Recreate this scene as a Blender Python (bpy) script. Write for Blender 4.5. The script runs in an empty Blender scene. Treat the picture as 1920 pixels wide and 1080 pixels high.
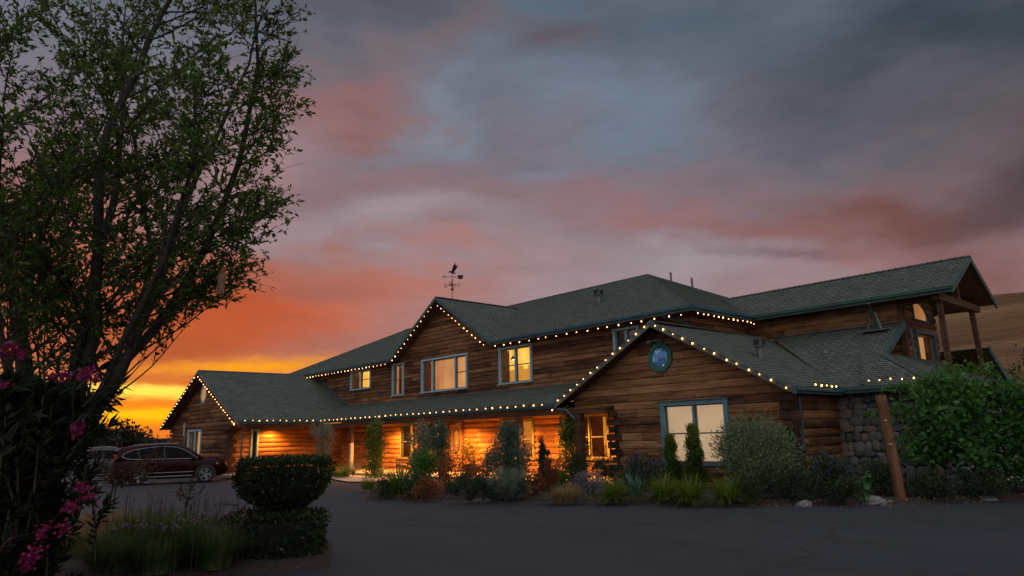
import bpy, math, random
import numpy as np
from mathutils import Vector, Matrix
random.seed(7); rng = np.random.default_rng(7)
R_ = math.radians
SC = bpy.context.scene
COL = SC.collection

# ------------------------------------------------------------------ camera
F_PX, PITCH, ROLL, YAW = 1308.74, R_(12.0445), R_(-1.3961), R_(-47.7332)
CAM = Vector((0, 0, 1.65))
_r = Vector((math.cos(YAW), -math.sin(YAW), 0))
_f = Vector((math.sin(YAW)*math.cos(PITCH), math.cos(YAW)*math.cos(PITCH), math.sin(PITCH)))
_u = _r.cross(_f)
CR = _r*math.cos(ROLL) + _u*math.sin(ROLL)
CU = -_r*math.sin(ROLL) + _u*math.cos(ROLL)
FWD_H = Vector((math.sin(YAW), math.cos(YAW), 0))
cd = bpy.data.cameras.new('camera'); cam = bpy.data.objects.new('camera', cd); COL.objects.link(cam)
cd.sensor_width = 36; cd.lens = F_PX/1920*36; cd.clip_start = .05; cd.clip_end = 6000
cam.matrix_world = Matrix(((CR.x, CU.x, -_f.x, CAM.x), (CR.y, CU.y, -_f.y, CAM.y), (CR.z, CU.z, -_f.z, CAM.z), (0, 0, 0, 1)))
SC.camera = cam

def ray(px, py): return CR*((px-960)/F_PX) - CU*((py-540)/F_PX) + _f
def at(px, py, z=0.0):
    d = ray(px, py); return CAM + d*((z-CAM.z)/d.z)
def atY(px, py, y):
    d = ray(px, py); return CAM + d*((y-CAM.y)/d.y)
def atX(px, py, x):
    d = ray(px, py); return CAM + d*((x-CAM.x)/d.x)

# ------------------------------------------------------------------ world: dusk sky with sunset clouds
SC.view_settings.view_transform = 'Standard'; SC.view_settings.look = 'None'
SC.view_settings.exposure = 0.0; SC.view_settings.gamma = 1.0
SC.cycles.use_denoising = True
SC.cycles.max_bounces = 6; SC.cycles.transparent_max_bounces = 12
SC.cycles.sample_clamp_indirect = 4.0
W = bpy.data.worlds.new('World'); SC.world = W; W.use_nodes = True
nt = W.node_tree; nt.nodes.clear()
def s2l(c): return tuple((x/255/12.92 if x <= 10.3 else ((x/255+.055)/1.055)**2.4) for x in c)
class NT:
    """small helper for wiring shader nodes"""
    def __init__(s, t): s.t = t
    def n(s, typ, **kw):
        nd = s.t.nodes.new(typ)
        for k, v in kw.items(): setattr(nd, k, v)
        return nd
    def link(s, a, b): s.t.links.new(a, b)
    def put(s, sock, v):
        if isinstance(v, bpy.types.NodeSocket): s.link(v, sock)
        else: sock.default_value = v
    def math(s, op, a, b=None, clamp=False):
        nd = s.n('ShaderNodeMath', operation=op, use_clamp=clamp); s.put(nd.inputs[0], a)
        if b is not None: s.put(nd.inputs[1], b)
        return nd.outputs[0]
    def vmath(s, op, a, b=None, scale=None):
        nd = s.n('ShaderNodeVectorMath', operation=op); s.put(nd.inputs[0], a)
        if b is not None: s.put(nd.inputs[1], b)
        if scale is not None: s.put(nd.inputs['Scale'], scale)
        return nd
    def mix(s, fac, a, b, blend='MIX'):
        nd = s.n('ShaderNodeMix', data_type='RGBA', blend_type=blend)
        s.put(nd.inputs[0], fac)
        for i, v in ((6, a), (7, b)):
            if isinstance(v, tuple) and len(v) == 3: v = v+(1,)
            s.put(nd.inputs[i], v)
        return nd.outputs[2]
    def noise(s, vec, scale, detail=4, rough=.55, dist=0.0):
        nd = s.n('ShaderNodeTexNoise'); s.link(vec, nd.inputs['Vector'])
        nd.inputs['Scale'].default_value = scale; nd.inputs['Detail'].default_value = detail
        nd.inputs['Roughness'].default_value = rough; nd.inputs['Distortion'].default_value = dist
        return nd
    def ramp(s, fac, stops, interp='LINEAR'):
        nd = s.n('ShaderNodeValToRGB'); nd.color_ramp.interpolation = interp
        els = nd.color_ramp.elements
        while len(els) < len(stops): els.new(.5)
        for e, (p, c) in zip(els, stops): e.position = p; e.color = (c+(1,)) if len(c) == 3 else c
        s.link(fac, nd.inputs[0]); return nd.outputs[0]
    def mapping(s, vec, scale=(1, 1, 1), loc=(0, 0, 0), rot=(0, 0, 0), typ='POINT'):
        nd = s.n('ShaderNodeMapping', vector_type=typ); s.link(vec, nd.inputs[0])
        nd.inputs['Location'].default_value = loc; nd.inputs['Rotation'].default_value = rot; nd.inputs['Scale'].default_value = scale
        return nd.outputs[0]
    def maprange(s, v, a, b, c=0., d=1., smooth=True):
        nd = s.n('ShaderNodeMapRange', interpolation_type='SMOOTHSTEP' if smooth else 'LINEAR')
        s.put(nd.inputs[0], v)
        for i, x in enumerate((a, b, c, d)): nd.inputs[1+i].default_value = x
        return nd.outputs[0]

def azel(px, py):
    d = ray(px, py).normalized()
    return math.degrees(math.atan2(d.dot(_r), d.dot(FWD_H))), math.degrees(math.asin(d.z))
w = NT(nt)
DIR = w.n('ShaderNodeTexCoord').outputs['Generated']
dr = w.vmath('DOT_PRODUCT', DIR, tuple(_r)).outputs['Value']
df = w.vmath('DOT_PRODUCT', DIR, tuple(FWD_H)).outputs['Value']
sep = w.n('ShaderNodeSeparateXYZ'); w.link(DIR, sep.inputs[0])
az = w.math('MULTIPLY', w.math('ARCTAN2', dr, df), 57.2958)
el = w.math('MULTIPLY', w.math('ARCSINE', sep.outputs[2]), 57.2958)
cmb = w.n('ShaderNodeCombineXYZ'); w.link(az, cmb.inputs[0]); w.link(el, cmb.inputs[1])
AE = cmb.outputs[0]
# clouds drift: the cloud field is pulled about by two octaves of noise
nA = w.noise(w.mapping(AE, scale=(.055, .13, 1)), 1.0, 3, .5)
nB = w.noise(w.mapping(AE, scale=(.16, .42, 1), loc=(3.1, 7.7, 0), rot=(0, 0, .12)), 1.0, 5, .6)
wa = w.vmath('SCALE', w.vmath('SUBTRACT', nA.outputs['Color'], (.5, .5, .5)).outputs[0], scale=15.0).outputs[0]
wb = w.vmath('SCALE', w.vmath('SUBTRACT', nB.outputs['Color'], (.5, .5, .5)).outputs[0], scale=4.2).outputs[0]
nC = w.noise(w.mapping(AE, scale=(.42, 1.25, 1), loc=(8.3, 1.7, 0), rot=(0, 0, .16)), 1.0, 6, .62)
wc = w.vmath('SCALE', w.vmath('SUBTRACT', nC.outputs['Color'], (.5, .5, .5)).outputs[0], scale=1.3).outputs[0]
elf = w.maprange(el, 0, 14, .12, 1.0)
wsum = w.vmath('ADD', w.vmath('ADD', wa, wb).outputs[0], wc).outputs[0]
wsc = w.n('ShaderNodeCombineXYZ'); w.put(wsc.inputs[0], 1.0); w.link(elf, wsc.inputs[1])
PW = w.vmath('ADD', AE, w.vmath('MULTIPLY', wsum, wsc.outputs[0]).outputs[0]).outputs[0]
base = w.ramp(w.maprange(el, -4, 46, smooth=False), [
    (0.0, s2l((150, 84, 50))), (.10, s2l((172, 100, 78))), (.20, s2l((166, 122, 116))), (.34, s2l((152, 132, 138))),
    (.50, s2l((132, 115, 123))), (.66, s2l((112, 117, 131))), (.80, s2l((90, 103, 118))), (1.0, s2l((70, 84, 98)))])
# soft cloud patches: x, y (where they stand in the sky), spread, tilt, colour, weight
BLOBS = [
    (1780, 60, 380, 170, 0, (50, 63, 73), .92), (1250, 60, 300, 90, 0, (82, 96, 110), .8), (700, 5, 300, 60, 0, (84, 85, 95), .85),
    (560, 70, 120, 60, 0, (110, 104, 114), .6), (640, 165, 170, 62, -6, (156, 98, 90), .65), (860, 80, 180, 32, -8, (124, 96, 98), .45),
    (1030, 112, 90, 36, -12, (98, 80, 86), .8), (820, 205, 120, 34, -18, (126, 140, 156), .75), (1000, 160, 160, 40, -14, (104, 104, 116), .6),
    (1170, 220, 200, 52, 6, (112, 129, 146), .9), (1000, 35, 90, 36, 0, (90, 112, 130), .7),
    (520, 310, 90, 110, 0, (172, 134, 136), .7), (720, 330, 240, 40, -9, (138, 110, 115), .85), (960, 270, 170, 34, -8, (118, 112, 126), .7),
    (720, 430, 260, 46, -3, (160, 146, 153), .9), (930, 380, 160, 40, 6, (140, 112, 116), .7), (1200, 375, 130, 46, 8, (152, 104, 102), .75),
    (1040, 300, 110, 26, 0, (126, 134, 152), .6), (1290, 330, 120, 40, 0, (134, 112, 122), .7), (1260, 475, 240, 36, 3, (158, 147, 154), .9),
    (1430, 400, 160, 30, 6, (150, 106, 104), .8), (1490, 478, 150, 12, 8, (104, 90, 102), .9), (1560, 200, 200, 70, 6, (98, 98, 112), .7), (1400, 300, 160, 50, 0, (120, 112, 126), .6),
    (1620, 470, 150, 40, 0, (158, 116, 116), .8), (1730, 380, 260, 74, 5, (120, 76, 70), .92), (1950, 300, 130, 90, 0, (66, 58, 65), .75), (1850, 500, 120, 60, 0, (130, 86, 84), .8),
    (720, 530, 280, 40, -4, (182, 116, 102), .85), (560, 610, 160, 40, -6, (206, 128, 98), .7), (1150, 520, 200, 30, 0, (170, 150, 158), .6),
    (330, 606, 350, 100, 0, (192, 74, 30), 1.0), (420, 510, 200, 50, -6, (170, 92, 70), .75), (560, 560, 120, 30, -12, (150, 92, 84), .6), (250, 655, 200, 38, 0, (158, 60, 30), .85), (90, 500, 200, 160, 0, (190, 96, 70), .8),
    (230, 774, 360, 54, 0, (255, 116, 5), .97), (500, 690, 200, 15, -2, (255, 158, 16), 1.0), (330, 716, 120, 10, 2, (206, 92, 34), .8),
    (275, 733, 170, 11, 3, (275, 240, 90), 1.0), (230, 752, 200, 6, 0, (232, 120, 26), .7), (210, 778, 300, 9, 0, (268, 200, 14), 1.0),
    (240, 792, 200, 4, 0, (245, 150, 10), .7), (90, 780, 120, 30, 0, (255, 190, 40), .6), (270, 832, 380, 11, 0, (232, 82, 4), .95)]
col = base
for (bx, by, sx, sy, rot, c, wt) in BLOBS:
    a0, e0 = azel(bx, by)
    k = .039
    m = w.mapping(PW if sy > 20 else w.vmath('ADD', AE, w.vmath('ADD', w.vmath('MULTIPLY', wsum, (.6, .06, 0)).outputs[0], w.vmath('MULTIPLY', wc, (2.4, .85, 0)).outputs[0]).outputs[0]).outputs[0],
                  loc=(a0, e0, 0), rot=(0, 0, R_(-rot)), scale=(sx*k, sy*k, 1), typ='TEXTURE')
    q = w.vmath('DOT_PRODUCT', m, m).outputs['Value']
    g = w.math('MULTIPLY', w.math('POWER', .42, q), wt)
    col = w.mix(g, col, s2l(c))
det = w.noise(w.mapping(AE, scale=(.09, .26, 1), loc=(1.3, 4.2, 0), rot=(0, 0, .1)), 1.0, 9, .62, .6).outputs['Fac']
col = w.mix(1.0, col, w.ramp(det, [(.25, (.88, .88, .885)), (.5, (1, 1, 1)), (.78, (1.11, 1.10, 1.10))]), 'MULTIPLY')
det2 = w.noise(w.mapping(AE, scale=(.20, .85, 1), loc=(6.1, .4, 0), rot=(0, 0, .22)), 1.0, 8, .6, .9).outputs['Fac']
col = w.mix(1.0, col, w.ramp(det2, [(.30, (.95, .95, .95)), (.52, (1, 1, 1)), (.74, (1.04, 1.04, 1.04))]), 'MULTIPLY')
# unseen sky behind the camera and overhead, brightened to fill-light the house
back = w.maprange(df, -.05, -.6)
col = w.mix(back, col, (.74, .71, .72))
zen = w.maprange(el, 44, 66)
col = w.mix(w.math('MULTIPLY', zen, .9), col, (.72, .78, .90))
sky = w.n('ShaderNodeTexSky', sky_type='NISHITA', sun_disc=False)
SUN_AZ, SUN_EL = math.atan2(-1.12, .28), R_(1.5)
sky.sun_elevation = SUN_EL; sky.sun_rotation = SUN_AZ
col = w.mix(1.0, col, (.95, .95, .95), 'MULTIPLY')
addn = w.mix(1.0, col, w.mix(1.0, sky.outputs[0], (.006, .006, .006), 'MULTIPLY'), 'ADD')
# below the horizon the dome is dull ground colour
addn = w.mix(w.maprange(el, -.5, -3), addn, (.03, .028, .026))
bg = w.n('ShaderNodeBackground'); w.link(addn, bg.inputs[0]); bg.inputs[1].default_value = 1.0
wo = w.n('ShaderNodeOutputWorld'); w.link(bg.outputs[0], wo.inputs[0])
W.cycles.sampling_method = 'MANUAL'; W.cycles.sample_map_resolution = 1024
sl = bpy.data.lights.new('sun', 'SUN'); so = bpy.data.objects.new('sun', sl); COL.objects.link(so)
sl.energy = .35; sl.angle = R_(2); sl.color = (1, .45, .15)
so.rotation_euler = Vector((1.12*math.cos(SUN_EL), -.28*math.cos(SUN_EL), -1.155*math.sin(SUN_EL))).to_track_quat('-Z', 'Y').to_euler()

# ------------------------------------------------------------------ helpers
WO = {}
class MB:
    def __init__(s): s.v = []; s.f = []; s.t = []; s.uv = []; s.smooth = False
    def quad(s, pts, tint=.5, uv=None):
        i = len(s.v); s.v += [tuple(p) for p in pts]; s.t += [tint]*len(pts)
        s.f.append(tuple(range(i, i+len(pts)))); s.uv += uv if uv else [(0, 0)]*len(pts)
    def raw(s, vs, fs, tint=.5):
        i = len(s.v); s.v += [tuple(p) for p in vs]; s.t += [tint]*len(vs)
        for f in fs: s.f.append(tuple(i+k for k in f)); s.uv += [(vs[k][0]+vs[k][1], vs[k][2]) for k in f]
    def hexa(s, b, t, tint=.5):
        """8-corner solid from a bottom ring and a top ring of four points"""
        s.raw(list(b)+list(t), [(3, 2, 1, 0), (4, 5, 6, 7), (0, 1, 5, 4), (1, 2, 6, 5), (2, 3, 7, 6), (3, 0, 4, 7)], tint)
    def box(s, x0, x1, y0, y1, z0, z1, tint=.5):
        s.hexa([(x0, y0, z0), (x1, y0, z0), (x1, y1, z0), (x0, y1, z0)], [(x0, y0, z1), (x1, y0, z1), (x1, y1, z1), (x0, y1, z1)], tint)
    def bar(s, a, b, wd, ht, up=(0, 0, 1), tint=.5):
        a, b = Vector(a), Vector(b); d = (b-a).normalized(); sd = d.cross(Vector(up))
        if sd.length < 1e-4: sd = d.cross(Vector((1, 0, 0)))
        sd.normalize(); u2 = sd.cross(d); sd = sd*wd/2; u2 = u2*ht/2
        s.hexa([a-sd-u2, a+sd-u2, a+sd+u2, a-sd+u2], [b-sd-u2, b+sd-u2, b+sd+u2, b-sd+u2], tint)
    def tube(s, pts, rad, n=6, tint=.5, cap=True):
        pts = [Vector(p) for p in pts]; m = len(pts)
        if not hasattr(rad, '__len__'): rad = [rad]*m
        ring0 = len(s.v); ref = Vector((.31, .17, .93))
        for i, p in enumerate(pts):
            d = (pts[min(i+1, m-1)]-pts[max(i-1, 0)]).normalized()
            a = d.cross(ref)
            if a.length < 1e-3: a = d.cross(Vector((1, 0, 0)))
            a.normalize(); b = d.cross(a)
            for k in range(n):
                t = 2*math.pi*k/n
                s.v.append(tuple(p+(a*math.cos(t)+b*math.sin(t))*rad[i])); s.t.append(tint)
        for i in range(m-1):
            for k in range(n):
                k2 = (k+1) % n; q = ring0+i*n
                s.f.append((q+k, q+k2, q+n+k2, q+n+k))
                s.uv += [(k/n, i), ((k+1)/n, i), ((k+1)/n, i+1), (k/n, i+1)]
        if cap:
            for f in (tuple(ring0+k for k in range(n)), tuple(ring0+(m-1)*n+k for k in reversed(range(n)))):
                s.f.append(f); s.uv += [(0, 0)]*n
    def lathe(s, prof, org, axis='Z', n=16, tint=.5):
        """prof: list of (radius, height) turned about an axis through org"""
        i0 = len(s.v); o = Vector(org)
        for (r, h) in prof:
            for k in range(n):
                t = 2*math.pi*k/n; c, sn = r*math.cos(t), r*math.sin(t)
                p = (c, sn, h) if axis == 'Z' else ((c, h, sn) if axis == 'Y' else (h, c, sn))
                s.v.append(tuple(o+Vector(p))); s.t.append(tint)
        for i in range(len(prof)-1):
            for k in range(n):
                k2 = (k+1) % n; q = i0+i*n
                s.f.append((q+k, q+k2, q+n+k2, q+n+k)); s.uv += [(0, 0)]*4
    def build(s, name, mat, parent=None, smooth=None, wloc=None):
        off = WO[parent.name] if parent else (Vector(wloc) if wloc else Vector((0, 0, 0)))
        v = np.array(s.v, np.float32)-np.array(off, np.float32)
        me = bpy.data.meshes.new(name); me.from_pydata(v.tolist(), [], s.f); me.update()
        at_ = me.attributes.new('tint', 'FLOAT', 'POINT'); at_.data.foreach_set('value', np.array(s.t, np.float32))
        if len(s.uv) == len(me.loops):
            ul = me.uv_layers.new(name='UVMap'); ul.data.foreach_set('uv', np.array(s.uv, np.float32).ravel())
        if smooth or (smooth is None and s.smooth): me.polygons.foreach_set('use_smooth', [True]*len(me.polygons))
        me.materials.append(mat)
        o = bpy.data.objects.new(name, me); COL.objects.link(o)
        if parent: o.parent = parent
        else: o.location = off
        WO[o.name] = off
        return o
def fastmesh(name, V, T, mat, parent=None, tint=None, wloc=None):
    """triangles from numpy arrays"""
    off = WO[parent.name] if parent else (Vector(wloc) if wloc else Vector((0, 0, 0)))
    V = (np.asarray(V, np.float32)-np.array(off, np.float32)); T = np.asarray(T, np.int32)
    me = bpy.data.meshes.new(name); me.vertices.add(len(V)); me.vertices.foreach_set('co', V.ravel())
    me.loops.add(T.size); me.loops.foreach_set('vertex_index', T.ravel())
    me.polygons.add(len(T)); me.polygons.foreach_set('loop_start', np.arange(len(T), dtype=np.int32)*3)
    me.update(calc_edges=True)
    if tint is not None:
        at_ = me.attributes.new('tint', 'FLOAT', 'POINT'); at_.data.foreach_set('value', np.asarray(tint, np.float32))
    me.materials.append(mat)
    o = bpy.data.objects.new(name, me); COL.objects.link(o)
    if parent: o.parent = parent
    else: o.location = off
    WO[o.name] = off
    return o
def tag(o, label, cat, group=None, kind=None):
    if label: o['label'] = label
    if cat: o['category'] = cat
    if group: o['group'] = group
    if kind: o['kind'] = kind
    return o
def thing(name, label, cat, loc, group=None, rz=0):
    o = bpy.data.objects.new(name, None); COL.objects.link(o); o.location = loc; o.rotation_euler = (0, 0, rz)
    o.empty_display_size = .2
    WO[o.name] = Vector(loc) if rz == 0 else Vector((0, 0, 0))   # turned things are modelled round their own base
    return tag(o, label, cat, group)
def localthing(name, label, cat, loc, rz=0, group=None):
    o = thing(name, label, cat, loc, group, rz); WO[o.name] = Vector((0, 0, 0)); return o
def copy_tree(o, parent=None):
    c = o.copy(); COL.objects.link(c); WO[c.name] = WO[o.name]
    if parent: c.parent = parent
    for ch in o.children: copy_tree(ch, c)
    return c

# ------------------------------------------------------------------ materials
def newmat(name):
    m = bpy.data.materials.new(name); m.use_nodes = True
    t = NT(m.node_tree); b = m.node_tree.nodes['Principled BSDF']; return m, t, b
def attr(t, name='tint'):
    return t.n('ShaderNodeAttribute', attribute_name=name).outputs['Fac']
def bump(t, b, h, strength=.3, dist=.02):
    nd = t.n('ShaderNodeBump'); nd.inputs['Strength'].default_value = strength; nd.inputs['Distance'].default_value = dist
    t.link(h, nd.inputs['Height']); t.link(nd.outputs[0], b.inputs['Normal'])
def plain(name, c, rough=.5, metal=0., var=.25, scale=6., spec=.5):
    m, t, b = newmat(name)
    o = t.n('ShaderNodeTexCoord').outputs['Object']; n = t.noise(o, scale, 5).outputs['Fac']
    lo = tuple(x*(1-var) for x in c); hi = tuple(min(1, x*(1+var)) for x in c)
    t.link(t.ramp(n, [(.3, lo), (.7, hi)]), b.inputs['Base Color'])
    b.inputs['Roughness'].default_value = rough; b.inputs['Metallic'].default_value = metal; b.inputs['Specular IOR Level'].default_value = spec
    return m
def wood(name, dark, mid, lite, gscale=1.0, rough=.75):
    m, t, b = newmat(name)
    uv = t.n('ShaderNodeTexCoord').outputs['UV']; ti = attr(t)
    cx = t.n('ShaderNodeCombineXYZ'); t.link(t.math('MULTIPLY', ti, 37.), cx.inputs[0]); t.link(t.math('MULTIPLY', ti, 11.), cx.inputs[2])
    p = t.vmath('ADD', uv, cx.outputs[0]).outputs[0]
    g1 = t.noise(t.mapping(p, scale=(1.2, 26, 1)), gscale, 6, .65, .4).outputs['Fac']
    g2 = t.noise(t.mapping(p, scale=(.7, 3.0, 1)), gscale*1.5, 4, .6).outputs['Fac']
    f = t.math('ADD', t.math('MULTIPLY', g1, .60), t.math('MULTIPLY', g2, .55))
    f = t.math('ADD', f, t.math('MULTIPLY', t.math('SUBTRACT', ti, .5), .27))
    c = t.ramp(f, [(.36, dark), (.56, mid), (.80, lite)])
    # weathered pale streaks and black drips
    st = t.noise(t.mapping(p, scale=(5, 1.1, 1), loc=(9, 2, 0)), 1.0, 5, .7).outputs['Fac']
    c = t.mix(t.maprange(st, .60, .78, 0, .55), c, tuple(x*.3 for x in dark))
    ck = t.noise(t.mapping(p, scale=(2.2, 60, 1), loc=(2, 5, 1)), 1.0, 3, .5).outputs['Fac']
    c = t.mix(t.maprange(ck, .66, .73, 0, .8), c, tuple(x*.25 for x in dark))
    pl = t.noise(t.mapping(p, scale=(3.2, 14, 1), loc=(4, 8, 3)), 1.0, 4, .7).outputs['Fac']
    c = t.mix(t.maprange(pl, .68, .82, 0, .5), c, tuple(min(1, x*2.0) for x in lite))
    kn = t.n('ShaderNodeTexVoronoi'); kn.inputs['Scale'].default_value = 1.; t.link(t.mapping(p, scale=(1.3, 3.6, 1)), kn.inputs['Vector'])
    c = t.mix(t.maprange(kn.outputs['Distance'], .05, .14, .8, 0), c, tuple(x*.5 for x in dark))
    t.link(c, b.inputs['Base Color']); b.inputs['Roughness'].default_value = rough; b.inputs['Specular IOR Level'].default_value = .25
    bump(t, b, t.math('SUBTRACT', g1, t.maprange(ck, .64, .74, 0, .9)), .2, .008)
    return m
def leafmat(name, c0, c1, trans=.3, rough=.5, spec=.3):
    m, t, b = newmat(name)
    ti = attr(t); c = t.ramp(ti, [(0., c0), (1., c1)])
    t.link(c, b.inputs['Base Color']); b.inputs['Roughness'].default_value = rough; b.inputs['Specular IOR Level'].default_value = spec
    tr = t.n('ShaderNodeBsdfTranslucent'); t.link(t.mix(1., c, (1.5, 1.7, .7), 'MULTIPLY'), tr.inputs[0])
    mx = t.n('ShaderNodeMixShader'); mx.inputs[0].default_value = trans
    t.link(b.outputs[0], mx.inputs[1]); t.link(tr.outputs[0], mx.inputs[2])
    t.link(mx.outputs[0], m.node_tree.nodes['Material Output'].inputs[0])
    return m
def emit(name, c, s):
    m, t, b = newmat(name); b.inputs['Base Color'].default_value = (.02, .02, .02, 1)
    b.inputs['Emission Color'].default_value = tuple(c)+(1,); b.inputs['Emission Strength'].default_value = s
    return m
M = {}
M['log'] = wood('log_wood', (.040, .019, .011), (.185, .085, .038), (.41, .215, .103))
M['siding'] = wood('siding_wood', (.024, .011, .006), (.152, .069, .031), (.34, .172, .082))
M['porchlog'] = wood('porch_log_wood', (.11, .045, .014), (.30, .125, .036), (.48, .22, .07))
M['beam'] = wood('beam_wood', (.030, .015, .009), (.085, .042, .023), (.16, .085, .047))
M['trim'] = plain('teal_trim_paint', (.034, .092, .108), .5, 0, .3, 3)
M['trimgreen'] = plain('green_trim_paint', (.020, .070, .056), .5, 0, .3, 3)
M['frame'] = plain('blue_window_trim', (.28, .46, .55), .5, 0, .15, 5)
M['gableframe'] = plain('teal_window_trim', (.10, .23, .29), .5, 0, .2, 5)
M['porchframe'] = plain('olive_window_trim', (.17, .14, .05), .55, 0, .2, 5)
M['octgreen'] = plain('green_octagon_trim', (.012, .125, .100), .4, 0, .2, 5)
M['sash'] = plain('grey_sash', (.10, .11, .11), .5, 0, .2, 5)
M['vent'] = plain('galvanised_vent', (.14, .15, .145), .5, .6, .3, 9)
M['iron'] = plain('dark_iron', (.025, .022, .02), .5, .7, .3, 20)
M['copper'] = plain('copper_ball', (.35, .14, .06), .35, .9, .2, 20)
M['concrete'] = plain('concrete', (.36, .33, .30), .85, 0, .18, 4)
M['mulch'] = plain('bark_mulch', (.034, .020, .014), .95, 0, .7, 22)
M['rock'] = plain('field_rock', (.16, .155, .15), .85, 0, .45, 6)
M['bark'] = plain('tree_bark', (.030, .024, .019), .9, 0, .5, 14)
M['stem'] = plain('twig', (.045, .032, .022), .85, 0, .4, 20)
M['black'] = plain('black_plastic', (.010, .010, .011), .5, 0, .2, 8)
M['soffit'] = plain('soffit_wood', (.10, .045, .022), .75, 0, .35, 3)
M['pot'] = plain('dark_pot', (.04, .028, .022), .6, 0, .3, 8)
M['whitepost'] = plain('painted_post', (.42, .38, .33), .7, 0, .2, 6)
M['plum'] = plain('plum_chair_paint', (.055, .030, .032), .6, 0, .25, 12)
M['signgrey'] = plain('aluminium_sign', (.42, .36, .35), .4, .3, .1, 6)
M['redpaint'] = plain('red_kerb_paint', (.30, .05, .03), .7, 0, .3, 6)
M['white'] = plain('white_marking_paint', (.55, .54, .52), .7, 0, .3, 9)
M['glove'] = plain('faded_cloth', (.30, .17, .11), .9, 0, .3, 9)
M['blind'] = None
M['bulb'] = emit('warm_bulb', (1.0, .43, .13), 7.)
M['lampglow'] = emit('porch_lamp_glow', (1.0, .55, .18), 12.)
M['post'] = wood('weathered_pole', (.035, .015, .009), (.13, .055, .028), (.24, .11, .06))
M['red'] = None
def _roof():
    m, t, b = newmat('asphalt_shingle')
    uv = t.n('ShaderNodeTexCoord').outputs['UV']
    br = t.n('ShaderNodeTexBrick'); t.link(uv, br.inputs['Vector'])
    br.inputs['Scale'].default_value = 1.; br.inputs['Brick Width'].default_value = .25; br.inputs['Row Height'].default_value = .14
    br.inputs['Mortar Size'].default_value = .013; br.inputs['Bias'].default_value = 0; br.offset = .37
    br.inputs['Color1'].default_value = (.096, .116, .096, 1); br.inputs['Color2'].default_value = (.148, .172, .144, 1); br.inputs['Mortar'].default_value = (.018, .021, .019, 1)
    n = t.noise(t.mapping(uv, scale=(1, 1.6, 1)), .8, 5).outputs['Fac']
    fine = t.noise(uv, 60, 2).outputs['Fac']
    c = t.mix(.85, br.outputs[0], t.ramp(n, [(.3, (.86, .87, .86)), (.7, (1.08, 1.07, 1.04))]), 'MULTIPLY')
    c = t.mix(.5, c, t.ramp(fine, [(.3, (.6, .6, .6)), (.7, (1.3, 1.3, 1.3))]), 'MULTIPLY')
    t.link(c, b.inputs['Base Color']); b.inputs['Roughness'].default_value = .9; b.inputs['Specular IOR Level'].default_value = .2
    b.inputs['Roughness'].default_value = .92
    return m
M['roof'] = _roof()
def _asphalt():
    m, t, b = newmat('asphalt')
    o = t.n('ShaderNodeTexCoord').outputs['Object']
    n1 = t.noise(o, .22, 6, .6).outputs['Fac']; n2 = t.noise(o, 70, 3).outputs['Fac']; n3 = t.noise(t.mapping(o, rot=(0, 0, .5), scale=(.25, 2.2, 1)), .5, 5).outputs['Fac']
    c = t.ramp(n1, [(.3, (.021, .022, .028)), (.55, (.029, .030, .037)), (.75, (.038, .039, .046))])
    c = t.mix(.8, c, t.ramp(n2, [(.25, (.55, .55, .55)), (.75, (1.4, 1.4, 1.4))]), 'MULTIPLY')
    c = t.mix(1., c, t.ramp(n3, [(.3, (.78, .78, .79)), (.7, (1.12, 1.12, 1.11))]), 'MULTIPLY')
    vo = t.n('ShaderNodeTexVoronoi', feature='DISTANCE_TO_EDGE'); vo.inputs['Scale'].default_value = .17
    wv = t.vmath('ADD', o, t.vmath('SCALE', t.noise(o, 1.2, 5).outputs['Color'], scale=1.6).outputs[0]).outputs[0]
    t.link(wv, vo.inputs['Vector'])
    c = t.mix(t.maprange(vo.outputs[0], .003, .013, .6, 0), c, (.007, .007, .008))
    n4 = t.noise(t.mapping(o, loc=(5, 3, 0)), .55, 3, .5).outputs['Fac']
    c = t.mix(t.maprange(n4, .62, .70, 0, .45), c, (.014, .014, .016))
    n5 = t.noise(o, 9, 4, .7).outputs['Fac']
    c = t.mix(t.maprange(n5, .68, .76, 0, .5), c, (.075, .072, .070))
    t.link(c, b.inputs['Base Color']); t.link(t.ramp(n1, [(.3, (.62,)*3), (.7, (.82,)*3)]), b.inputs['Roughness'])
    bump(t, b, n2, .15, .003)
    return m
M['asphalt'] = _asphalt()
def _hill():
    m, t, b = newmat('dry_grass')
    o = t.n('ShaderNodeTexCoord').outputs['Object']
    n1 = t.noise(t.mapping(o, scale=(.012, .03, .03)), 1, 7, .6).outputs['Fac']; n2 = t.noise(t.mapping(o, scale=(.12, .5, .5)), 1, 6, .65).outputs['Fac']
    c = t.ramp(n1, [(.32, (.10, .052, .026)), (.5, (.185, .098, .048)), (.68, (.28, .17, .085))])
    c = t.mix(.8, c, t.ramp(n2, [(.3, (.6, .6, .6)), (.7, (1.35, 1.3, 1.25))]), 'MULTIPLY')
    n3 = t.noise(t.mapping(o, scale=(.35, .9, .9)), 1, 4, .7).outputs['Fac']
    c = t.mix(t.maprange(n3, .60, .72, 0, .6), c, (.055, .040, .022))
    wv = t.n('ShaderNodeTexWave', wave_type='BANDS', bands_direction='Y'); wv.inputs['Scale'].default_value = .10; wv.inputs['Distortion'].default_value = 9; wv.inputs['Detail'].default_value = 4; wv.inputs['Detail Scale'].default_value = .15; t.link(o, wv.inputs['Vector'])
    c = t.mix(t.maprange(wv.outputs['Fac'], .82, .97, 0, .35), c, (.26, .17, .095))
    t.link(c, b.inputs['Base Color']); b.inputs['Roughness'].default_value = 1; b.inputs['Specular IOR Level'].default_value = .05
    return m
M['hill'] = _hill()
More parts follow.
